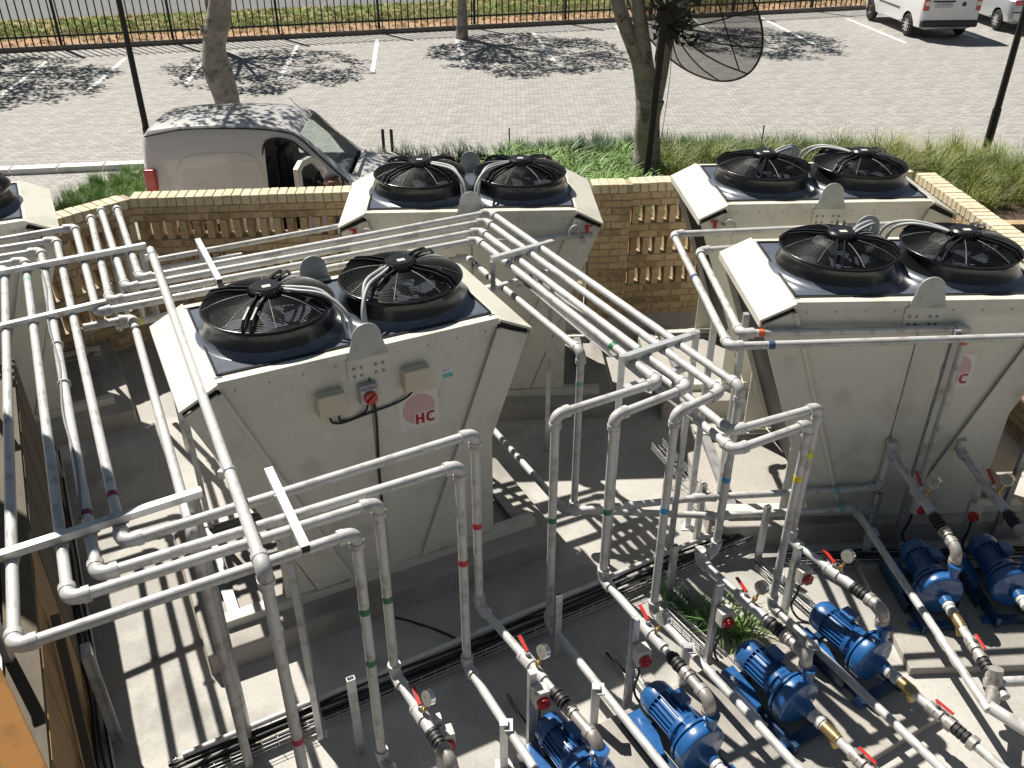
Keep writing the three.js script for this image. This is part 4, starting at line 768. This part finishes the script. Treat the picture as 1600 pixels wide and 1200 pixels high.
{ // white leisure van, seen from behind
  const top = [[-2.2, 1.45], [-2.17, 1.66], [-2.05, 1.78], [-1.4, 1.83], [0, 1.81], [.5, 1.70], [1.2, 1.12], [1.9, .92], [2.15, .72], [2.2, .55]];
  const S = { cat: 'van', top, bot: [[-2.2, .36], [-2.0, .28], [1.9, .26], [2.2, .36]], w: [[-2.2, .82], [-2.1, .87], [1.5, .89], [2.0, .78], [2.2, .55]], rw: [[-2.2, .70], [-2.0, .72], [.5, .70], [1.2, .76], [2.2, .5]], belt: 1.05, axles: [-1.36, 1.32], wr: .325, hw: .89 };
  const v = vehicle('leisure_van', 'white van with dark rear bumper and number plate in the top right bays', [12.62, 0, -29.75], Math.PI / 2 + .06, S, M.carWhite);
  part('bumper', [rbx(.16, .2, 1.70, -2.17, .47, 0, .05)], M.bumper, v);
  for (const s of [-1, 1]) { const t = part('tail_light', [rbx(.07, .48, .17, -2.17, 1.06, s * .765, .02)], M.lamp, v); part('reversing_light', [rbx(.02, .12, .14, -2.205, 1.02, s * .765, .008)], M.lampWhite, t); }
  part('number_plate', new THREE.PlaneGeometry(.52, .13).rotateY(-Math.PI / 2).translate(-2.208, .98, -.28), plate('CA 307 092'), v, { keepUV: true });
  part('plate_trim', [rbx(.03, .04, .66, -2.205, 1.075, -.28, .01)], M.bumper, v);
  part('badge', [rod(V(-2.195, 1.0, .32), V(-2.215, 1.0, .32), .06, 24)], M.bumper, v);
  part('rear_window', [rbx(.012, .42, 1.2, -2.19, 1.42, 0, .004)], M.glassDark, v);
  part('side_moulding', [rbx(1.5, .03, .015, 0, .72, -.892, .004), rbx(1.5, .03, .015, 0, .72, .892, .004)], M.bumper, v);
}
{ // silver hatchback at the right edge
  const top = [[-2.0, .98], [-1.96, 1.05], [-1.6, 1.36], [-1.2, 1.45], [.1, 1.44], [.9, .98], [1.7, .88], [1.98, .7], [2.05, .52]];
  const S = { cat: 'car', top, bot: [[-2.0, .36], [-1.8, .26], [1.8, .24], [2.05, .34]], w: [[-2.0, .76], [-1.85, .84], [1.4, .86], [1.9, .72], [2.05, .5]], rw: [[-2.0, .7], [-1.6, .6], [.1, .58], [.9, .74], [2.05, .5]], belt: .92, axles: [-1.25, 1.25], wr: .305, hw: .86 };
  const v = vehicle('hatchback_car', 'silver car cut off by the right edge beside the white van', [15.75, 0, -30.55], Math.PI / 2 + .04, S, M.vanSilver);
  part('bumper_strip', [rbx(.05, .035, 1.62, -2.0, .62, 0, .01)], M.bumper, v);
  for (const s of [-1, 1]) part('tail_light', [rbx(.08, .15, .42, -1.965, .88, s * .56, .03)], M.lamp, v);
  part('rear_window', [poly([[-1.9, 1.09], [-1.885, 1.105], [-1.62, 1.345], [-1.64, 1.335]], 1.06, -.53)], M.glassDark, v);
}
// ---------- person beside the van ----------
{
  const o = thing('person', 'person standing by the open van door, only the dark short hair and forehead showing', 'person', [-2.13, 0, -10.2], .3);
  const sdf = (caps, res, c, sz) => {
    const mc = new MarchingCubes(res, M.dark, false, false, 60000); mc.isolation = 0;
    for (let k = 0; k < res; k++) for (let j = 0; j < res; j++) for (let i = 0; i < res; i++) {
      const p = V((i / res * 2 - 1) * sz + c[0], (j / res * 2 - 1) * sz + c[1], (k / res * 2 - 1) * sz + c[2]); let d = 9;
      for (const [ax, ay, az, r0, bx_, by, bz, r1] of caps) { const ba = V(bx_ - ax, by - ay, bz - az), pa = V(p.x - ax, p.y - ay, p.z - az), h = clamp(pa.dot(ba) / Math.max(1e-6, ba.lengthSq())); const e = pa.sub(ba.multiplyScalar(h)).length() - (r0 + (r1 - r0) * h); const kk = .035, t = Math.max(kk - Math.abs(d - e), 0) / kk; d = Math.min(d, e) - t * t * kk / 4; }
      mc.field[k * res * res + j * res + i] = -d;
    }
    mc.update(); const n = mc.count, g = new THREE.BufferGeometry();
    g.setAttribute('position', new THREE.BufferAttribute(mc.positionArray.slice(0, n * 3), 3)); g.setAttribute('normal', new THREE.BufferAttribute(mc.normalArray.slice(0, n * 3), 3));
    g.scale(sz, sz, sz).translate(...c); return boxUV(g);
  };
  const skin = std({ color: lin(.17, .085, .055), roughness: .55 }), cloth = std({ color: lin(.05, .06, .1), roughness: .9 }), hair = std({ color: lin(.012, .01, .009), roughness: .9 });
  const body = sdf([[0, 1.36, 0, .09, 0, 1.0, 0, .13], [0, 1.0, 0, .13, 0, .86, 0, .15], [-.16, 1.34, 0, .07, .16, 1.34, 0, .07], [0, 1.36, 0, .06, 0, 1.48, .01, .055], [-.09, .86, 0, .10, -.10, .46, .01, .07], [-.10, .46, .01, .07, -.10, .08, 0, .05], [.09, .86, 0, .10, .10, .46, .01, .07], [.10, .46, .01, .07, .10, .08, 0, .05], [-.10, .05, -.03, .045, -.10, .04, .14, .04], [.10, .05, -.03, .045, .10, .04, .14, .04], [-.2, 1.32, 0, .06, -.25, 1.04, .02, .045], [-.25, 1.04, .02, .045, -.2, .84, .14, .033], [.2, 1.32, 0, .06, .25, 1.04, .02, .045], [.25, 1.04, .02, .045, .2, .84, .14, .033], [.2, .84, .14, .033, .19, .76, .19, .03], [-.2, .84, .14, .033, -.19, .76, .19, .03]], 64, [0, .8, .03], .86);
  const head = sdf([[0, 1.60, -.015, .088, 0, 1.565, .02, .08], [0, 1.53, .04, .06, 0, 1.50, .05, .045], [0, 1.575, .098, .016, 0, 1.545, .112, .018], [-.088, 1.57, 0, .016, -.09, 1.545, 0, .014], [.088, 1.57, 0, .016, .09, 1.545, 0, .014], [0, 1.47, 0, .055, 0, 1.40, 0, .055], [-.03, 1.60, .075, .02, .03, 1.60, .075, .02], [-.022, 1.513, .09, .012, .022, 1.513, .09, .012]], 56, [0, 1.56, .01], .22);
  o.scale.setScalar(.985);
  part('body', body, cloth, o); const h = part('head', head, skin, o);
  part('hair', [new THREE.SphereGeometry(.094, 28, 16, 0, 6.283, 0, 1.35).scale(1, 1, 1.06).rotateX(-.35).translate(0, 1.603, -.018)], hair, h);
  part('eye', [-.033, .033].map(x => new THREE.SphereGeometry(.011, 12, 8).translate(x, 1.578, .088)), M.boxWhite, h);
}
// ---------- lamp posts ----------
for (const [x, z, r, l] of [[-6.17, -15.0, .05, 'slim dark lamp post rising behind the van on the left'], [8.74, -16.2, .06, 'slim dark lamp post in the planting at the right edge']]) {
  const o = thing('lamp_post', l, 'lamp post', [x, 0, z], 0, 'dark lamp posts');
  part('pole', [new THREE.CylinderGeometry(r * .72, r * 1.1, 5.2, 20).translate(0, 2.6, 0), new THREE.CylinderGeometry(r * 1.25, r * 1.25, .9, 20).translate(0, .45, 0)], M.post, o);
  part('lantern', [new THREE.CylinderGeometry(.16, .1, .3, 20).translate(0, 5.35, 0), new THREE.CylinderGeometry(.02, .24, .12, 20).translate(0, 5.56, 0)], M.post, o);
}
// ---------- trees ----------
function limb(pts, radii, lump = 0) {
  const c = new THREE.CatmullRomCurve3(pts), n = pts.length * 6, seg = 14, pos = [], idx = [], fr = c.computeFrenetFrames(n, false), off = rr(0, 9);
  for (let i = 0; i <= n; i++) {
    const t = i / n, p = c.getPoint(t), k = t * (radii.length - 1), a = Math.floor(k), b = Math.min(a + 1, radii.length - 1), R = radii[a] + (radii[b] - radii[a]) * (k - a);
    for (let j = 0; j < seg; j++) { const th = j / seg * 6.283, q = R * (1 + lump * (Math.sin(th * 2 + t * 7 + off) * .5 + Math.sin(th * 3 - t * 13 + off) * .4)); const v = p.clone().addScaledVector(fr.normals[i], Math.cos(th) * q).addScaledVector(fr.binormals[i], Math.sin(th) * q); pos.push(v.x, v.y, v.z); }
  }
  for (let i = 0; i < n; i++) for (let j = 0; j < seg; j++) { const p = i * seg + j, q = i * seg + (j + 1) % seg; idx.push(p, q, p + seg, q, q + seg, p + seg); }
  const g = new THREE.BufferGeometry(); g.setAttribute('position', new THREE.Float32BufferAttribute(pos, 3)); g.setIndex(idx); g.computeVertexNormals(); return g;
}
function leaves(centres, per, spread, size) {
  const pos = [], idx = [];
  for (const c of centres) for (let i = 0; i < per; i++) {
    const a = V(rr(-1, 1), rr(-1, 1), rr(-1, 1)).normalize(), b = V(rr(-1, 1), rr(-1, 1), rr(-1, 1)).cross(a).normalize(), p = c.clone().add(V(rr(-1, 1), rr(-.7, .7), rr(-1, 1)).multiplyScalar(spread)), l = size * rr(.7, 1.4), w = l * .32, k = pos.length / 3;
    const n = a.clone().cross(b).multiplyScalar(w * .4);
    for (const v of [p.clone().addScaledVector(a, -l / 2), p.clone().addScaledVector(b, w).add(n), p.clone().addScaledVector(a, l / 2), p.clone().addScaledVector(b, -w).add(n)]) pos.push(v.x, v.y, v.z);
    idx.push(k, k + 1, k + 2, k, k + 2, k + 3);
  }
  const g = new THREE.BufferGeometry(); g.setAttribute('position', new THREE.Float32BufferAttribute(pos, 3)); g.setIndex(idx); g.computeVertexNormals(); return g;
}
function branchSet(base, tips, r0) { return tips.map(t => limb([base.clone(), base.clone().lerp(t, .5).add(V(rr(-.12, .12), rr(.0, .2), rr(-.12, .12))), t], [r0, r0 * .65, r0 * .25])); }
function smallTree(label, x, z, H, R, Ry, seedv, n) {
  seed = seedv; const o = thing('bay_tree', label, 'tree', [x, 0, z], 0, 'trees along the far kerb');
  const fork = V(rr(-.05, .05), H * .5, rr(-.05, .05));
  const tips = [...Array(9)].map((_, i) => { const a = i / 9 * 6.283 + rr(-.2, .2), q = rr(.55, .9); return V(Math.cos(a) * R * q, H + rr(-.5, .6) * Ry, Math.sin(a) * R * q); });
  part('trunk', [limb([V(0, 0, 0), V(.03, H * .25, 0), fork], [.19, .14, .12], .06), ...branchSet(fork, tips, .07)], M.bark, o);
  const cs = []; for (let i = 0; i < n; i++) { const a = rr(0, 6.283), q = Math.sqrt(rnd()); cs.push(V(Math.cos(a) * R * q, H + rr(-1, 1) * Ry * Math.sqrt(1 - q * q * .8), Math.sin(a) * R * q)); }
  part('crown', leaves(cs, 30, .26, .12), M.leafTree, o);
}
smallTree('slender kerb tree standing in the bays, centre top', -1.49, -27.9, 3.9, 2.7, 1.1, 101, 300);
smallTree('kerb tree behind the thick pale trunk on the left', -8.25, -26.0, 4.0, 2.5, 1.0, 102, 190);
smallTree('kerb tree beyond the left edge shading the first bays', -14.9, -24.6, 4.2, 2.9, 1.1, 103, 330);
smallTree('kerb tree hidden behind the dish, shading the bays left of the white van', 5.3, -29.6, 3.9, 2.3, 1.0, 104, 200);
{
  seed = 201; const o = thing('pale_bark_tree', 'pale knobbly tree trunk rising behind the white panel van', 'tree', [-5.72, 0, -17.9]);
  const f = V(.28, 2.6, 0);
  const trunk = [limb([V(.0, -.05, 0), V(.08, .6, 0), V(-.02, 1.25, 0), V(.02, 1.7, 0), V(.16, 2.1, 0), f, V(.5, 3.4, .5), V(.7, 4.4, 1.2)], [.27, .23, .27, .21, .24, .2, .15, .08], .09)];
  for (const [x, y, z, r] of [[-.17, 1.24, .08, .13], [-.1, 1.95, .05, .14], [.14, 1.25, .1, .11], [.02, 1.72, .14, .1]]) trunk.push(limb([V(x * .3, y - .12, z * .3), V(x * .9, y, z), V(x * 1.5, y + .09, z * 1.3)], [r, r * .9, r * .35], .15));
  const tips = [...Array(10)].map((_, i) => { const a = i / 10 * 6.283; return V(.9 + Math.cos(a) * 2.1, 4.6 + rr(-.3, .9), 2.2 + Math.sin(a) * 2.2); });
  trunk.push(...branchSet(V(.5, 3.4, .5), tips, .09));
  part('trunk', trunk, M.bark, o);
  const cs = []; for (let i = 0; i < 190; i++) { const a = rr(0, 6.283), q = Math.sqrt(rnd()); cs.push(V(.9 + Math.cos(a) * 2.5 * q, 4.9 + rr(-.8, .9), 2.4 + Math.sin(a) * 2.4 * q)); }
  part('crown', leaves(cs, 30, .3, .11), M.leafTree, o);
}
{
  seed = 202; const o = thing('forked_tree', 'forked grey tree growing in the planting beside the dish pole', 'tree', [2.28, 0, -15.0]);
  const f = V(.02, 1.35, 0);
  const t = [limb([V(0, -.05, 0), V(.03, .5, 0), V(-.01, 1.0, 0), f], [.27, .22, .21, .23], .06), limb([V(-.04, 1.2, 0), V(-.2, 1.9, 0), V(-.52, 2.6, 0), V(-.85, 3.5, -.1), V(-1.1, 4.4, -.3)], [.16, .135, .12, .1, .05], .05), limb([V(.0, 1.2, .03), V(-.12, 2.0, .05), V(-.3, 2.8, .05), V(-.42, 3.6, .2), V(-.5, 4.4, .3)], [.16, .12, .11, .09, .05], .05), limb([V(.06, 1.25, -.02), V(.16, 1.9, -.05), V(.2, 2.5, -.1), V(.3, 3.4, -.2), V(.7, 4.3, -.4)], [.15, .13, .12, .1, .05], .05)];
  const tips = [...Array(9)].map((_, i) => { const a = i / 9 * 6.283; return V(-.2 + Math.cos(a) * 1.5, 4.6 + rr(0, .8), Math.sin(a) * 1.4); });
  t.push(...branchSet(V(-.3, 3.4, 0), tips, .07)); part('trunk', t, M.bark, o);
  const cs = []; for (let i = 0; i < 70; i++) { const a = rr(0, 6.283), q = Math.sqrt(rnd()); cs.push(V(-.3 + Math.cos(a) * 1.7 * q, 4.9 + rr(-.6, .7), Math.sin(a) * 1.6 * q)); }
  for (let i = 0; i < 16; i++) cs.push(V(rr(.1, .55), rr(2.35, 3.3), rr(-.2, .25)));
  part('crown', leaves(cs, 30, .2, .1), M.leafTree, o);
}
// ---------- satellite dish ----------
{
  const meshTex = texFrom(64, (i, x, y) => grey((x % 16) < 6 || (y % 16) < 6 ? 1 : 0), .035, false);
  const net = std({ color: lin(.02, .02, .02), roughness: .7, alphaMap: meshTex, transparent: true, side: THREE.DoubleSide });
  const o = thing('satellite_dish', 'large black mesh satellite dish on a black pole beside the forked tree', 'satellite dish', [2.36, 0, -14.55]);
  part('pole', [rod(V(-.12, 0, .06), V(-.02, 2.75, .06), .055, 18)], M.post, o);
  part('mount', [rbx(.26, .22, .2, 0, 2.72, 0, .03), rod(V(0, 2.6, 0), V(.18, 2.45, 0), .03), rod(V(-.05, 2.8, .05), V(.22, 2.75, .02), .035)], M.post, o);
  const ax = V(.66, .52, -.54).normalize(), q = new THREE.Quaternion().setFromUnitVectors(V(0, 1, 0), ax), hub = V(.12, 2.56, 0), R = 1.35, dep = .42;
  const tr = g => g.applyQuaternion(q).translate(hub.x, hub.y, hub.z), para = r => dep * (r / R) * (r / R);
  const d = part('dish_mesh', [tr(new THREE.LatheGeometry([...Array(15)].map((_, i) => new THREE.Vector2(.05 + (R - .05) * i / 14, para(R * i / 14))), 60))], net, o, { keepUV: true });
  { const uv = d.geometry.attributes.uv, p = d.geometry.attributes.position; for (let i = 0; i < uv.count; i++) uv.setXY(i, uv.getX(i) * 6.0, uv.getY(i) * 1.4); }
  part('rim', [tr(new THREE.TorusGeometry(R, .016, 8, 72).rotateX(Math.PI / 2).translate(0, dep, 0))], M.post, d);
  const ribs = []; for (let k = 0; k < 12; k++) { const a = k / 12 * 6.283; ribs.push(tr(tube([0, .33, .66, 1].map(t => V(Math.cos(a) * R * t, para(R * t) - .012, Math.sin(a) * R * t)), .011, 14, 6))); }
  part('rib', ribs, M.post, d);
  part('feed_strut', [tr(rod(V(R * .9, para(R * .9), 0), V(0, 1.0, 0), .01)), tr(rod(V(-R * .45, para(R * .9), R * .78), V(0, 1.0, 0), .01)), tr(rod(V(-R * .45, para(R * .9), -R * .78), V(0, 1.0, 0), .01)), tr(rod(V(0, .92, 0), V(0, 1.06, 0), .06))], M.post, o);
  part('loose_cable', [tube([V(.12, 2.5, .1), V(.13, 1.8, .1), V(.10, 1.2, .1), V(.06, .7, .1), V(.02, .3, .12)], .005, 30, 5)], M.cable, o);
}
// ---------- planting ----------
struct('planting_bed', sheet([[-.4, -10.5], [4.8, -10.6], [5.2, -9.0], [10.6, -13.2], [9.2, -15.6], [7.2, -16.8], [2.5, -16.9], [-2.4, -15.9], [-.6, -14.2]], .03), M.soil);
function clumpGeo(n, h, w, lean, spread) {
  const pos = [], idx = [];
  for (let i = 0; i < n; i++) {
    const a = rr(0, 6.283), ca = Math.cos(a), sa = Math.sin(a), H = h * rr(.6, 1.1), l = lean * rr(.3, 1.3), ox = rr(-spread, spread), oz = rr(-spread, spread), k = pos.length / 3, W = w * rr(.7, 1.2);
    for (let s = 0; s < 4; s++) { const t = s / 3, out = l * t * t * 1.25, y = H * (t - .38 * t * t * t * l / h), ww = W * (1 - t * .85); pos.push(ox + ca * out - sa * ww, y, oz + sa * out + ca * ww, ox + ca * out + sa * ww, y, oz + sa * out - ca * ww); }
    for (let s = 0; s < 3; s++) { const j = k + s * 2; idx.push(j, j + 1, j + 2, j + 1, j + 3, j + 2); }
  }
  const g = new THREE.BufferGeometry(); g.setAttribute('position', new THREE.Float32BufferAttribute(pos, 3)); g.setIndex(idx); g.computeVertexNormals(); return g;
}
seed = 301;
const cg = { tight: clumpGeo(110, .38, .007, .2, .12), strap: clumpGeo(40, .45, .022, .42, .12), grass: clumpGeo(85, .6, .007, .42, .12) };
function inBed(pg, x, z) { let c = false; for (let i = 0, j = pg.length - 1; i < pg.length; j = i++) if ((pg[i][1] > z) !== (pg[j][1] > z) && x < (pg[j][0] - pg[i][0]) * (z - pg[i][1]) / (pg[j][1] - pg[i][1]) + pg[i][0]) c = !c; return c; }
function scatter(name, label, geo, mats, pg, step, s0, s1) {
  const xs = pg.map(p => p[0]), zs = pg.map(p => p[1]), pts = [];
  for (let x = Math.min(...xs); x < Math.max(...xs); x += step) for (let z = Math.min(...zs); z < Math.max(...zs); z += step) { const px = x + rr(-.5, .5) * step, pz = z + rr(-.5, .5) * step; if (inBed(pg, px, pz)) pts.push([px, pz]); }
  const im = new THREE.InstancedMesh(geo, mats, pts.length), m = new THREE.Matrix4(), q = new THREE.Quaternion();
  pts.forEach(([x, z], i) => { const s = rr(s0, s1); m.compose(V(x, .03, z), q.setFromAxisAngle(V(0, 1, 0), rr(0, 6.28)), V(s, s * rr(.85, 1.15), s)); im.setMatrixAt(i, m); const v = rr(.65, 1.25); im.setColorAt(i, new THREE.Color().setRGB(v * rr(.9, 1.15), v, v * .9)); });
  im.name = name; im.userData = { label, category: 'plants', kind: 'stuff' }; im.castShadow = im.receiveShadow = true; scene.add(im);
}
scatter('edging_grass', 'dense dark blue green grass along the far edge of the bed', cg.tight, M.leafBlue, [[-.3, -15.7], [2.5, -16.0], [3.9, -15.9], [6.4, -15.7], [6.4, -16.5], [2.5, -16.8], [-.3, -16.2]], .26, .8, 1.15);
scatter('strap_leaf_planting', 'glossy bright strap leaved plants massed behind the brick wall', cg.strap, M.leafBright, [[-.2, -12.6], [2.4, -12.8], [2.4, -15.9], [-.2, -15.6], [-.5, -14.3]], .27, .8, 1.25);
scatter('ornamental_grass', 'long yellow green ornamental grass right of the forked tree', cg.grass, M.leafLime, [[2.6, -12.4], [5.3, -12.4], [6.2, -14.2], [8.6, -15.2], [7.2, -16.5], [4.2, -15.9], [2.6, -15.9]], .36, .75, 1.2);
scatter('corner_grass', 'yellow green grass tufts at the corner around the right lamp post', cg.grass, M.leafLime, [[6.8, -13.2], [9.8, -13.6], [9.4, -15.2], [8.2, -16.3], [7.0, -15.0]], .33, .7, 1.1);
scatter('lawn_patch', 'patch of green lawn behind the van tail light', cg.tight, M.leafBright, [[-7.3, -13.4], [-5.0, -13.0], [-4.9, -14.9], [-6.4, -15.3], [-7.2, -14.6]], .2, .5, .8);
struct('lawn_soil', sheet([[-7.3, -13.2], [-4.8, -12.8], [-4.7, -15.0], [-6.4, -15.4], [-7.3, -14.6]], .02), M.soil);
for (let i = 0; i < 11; i++) { const x = -2.3 + i * .36 + rr(-.05, .05), z = -15.75 - i * .035 + rr(-.05, .05); const o = solo('grass_clump', ['first', 'second', 'third', 'fourth', 'fifth', 'sixth', 'seventh', 'eighth', 'ninth', 'tenth', 'eleventh'][i] + ' dark grass clump from the van nose along the bed edge', 'plant', cg.tight.clone(), M.leafDark, 'dark grass clumps along the bed edge', { pos: [x, .02, z] }); o.scale.setScalar(rr(.95, 1.2)); }
// weeds in the plant floor
seed = 401;
for (const [x, z, s, mat, l, g] of [[1.33, -4.86, .55, M.leafDark, 'dark grassy weeds growing beside the wire basket', 'tight'], [1.47, -4.68, .5, M.leafBlue, 'low grassy weeds between the basket and the bright weed', 'tight'], [1.66, -4.60, .6, M.leafBright, 'bright green leafy weed behind the isolator switch', 'strap'], [1.22, -5.0, .5, M.leafBlue, 'grassy weeds at the foot of the perforated angle stub', 'tight'], [1.56, -4.72, .5, M.leafBright, 'small leafy weed left of the bright weed', 'strap'], [1.76, -4.5, .45, M.leafLime, 'thin straggling grass right of the bright weed', 'grass'], [1.40, -4.76, .6, M.leafBlue, 'thick grassy weeds in the middle of the basket', 'tight']]) { const o = solo('weed', l, 'plant', cg[g].clone(), mat, 'weeds in the plant yard', { pos: [x, 0, z] }); o.scale.setScalar(s); }
for (const [x, z, l] of [[-.05, -16.4, 'left'], [4.7, -16.6, 'right']]) solo('bed_stake', 'thin dark stake at the ' + l + ' of the planting edge', 'stake', [rod(V(x, 0, z), V(x, .5, z), .013, 8)], M.post, 'thin stakes in the planting');
for (const [x, l] of [[-2.42, 'left of the pair'], [-2.26, 'right of the pair']]) solo('bollard_stake', 'short black stake beyond the van bonnet, ' + l, 'stake', [rod(V(x, 0, -16.6), V(x, .42, -16.6), .03, 10)], M.post, 'black stakes beyond the van');
// white kerbstones at the left
for (let i = 0; i < 5; i++) { const a = V(-9.6 + i * .78, .05, -15.2 - i * .12), b = V(-9.6 + i * .78 + .75, .05, -15.2 - (i + .96) * .12); solo('kerbstone', ['leftmost', 'second', 'third', 'fourth', 'rightmost'][i] + ' white kerbstone beside the lawn patch', 'kerb', [beam(a, b, .22, .1)], M.kerbWhite, 'white kerbstones at the left'); }
solo('bed_border', 'low brick border right of the enclosure wall', 'border', [rbx(3.2, .14, .18, 7.2, .07, -12.6, .01)], M.bricks[1]);

renderer.render(scene, camera);
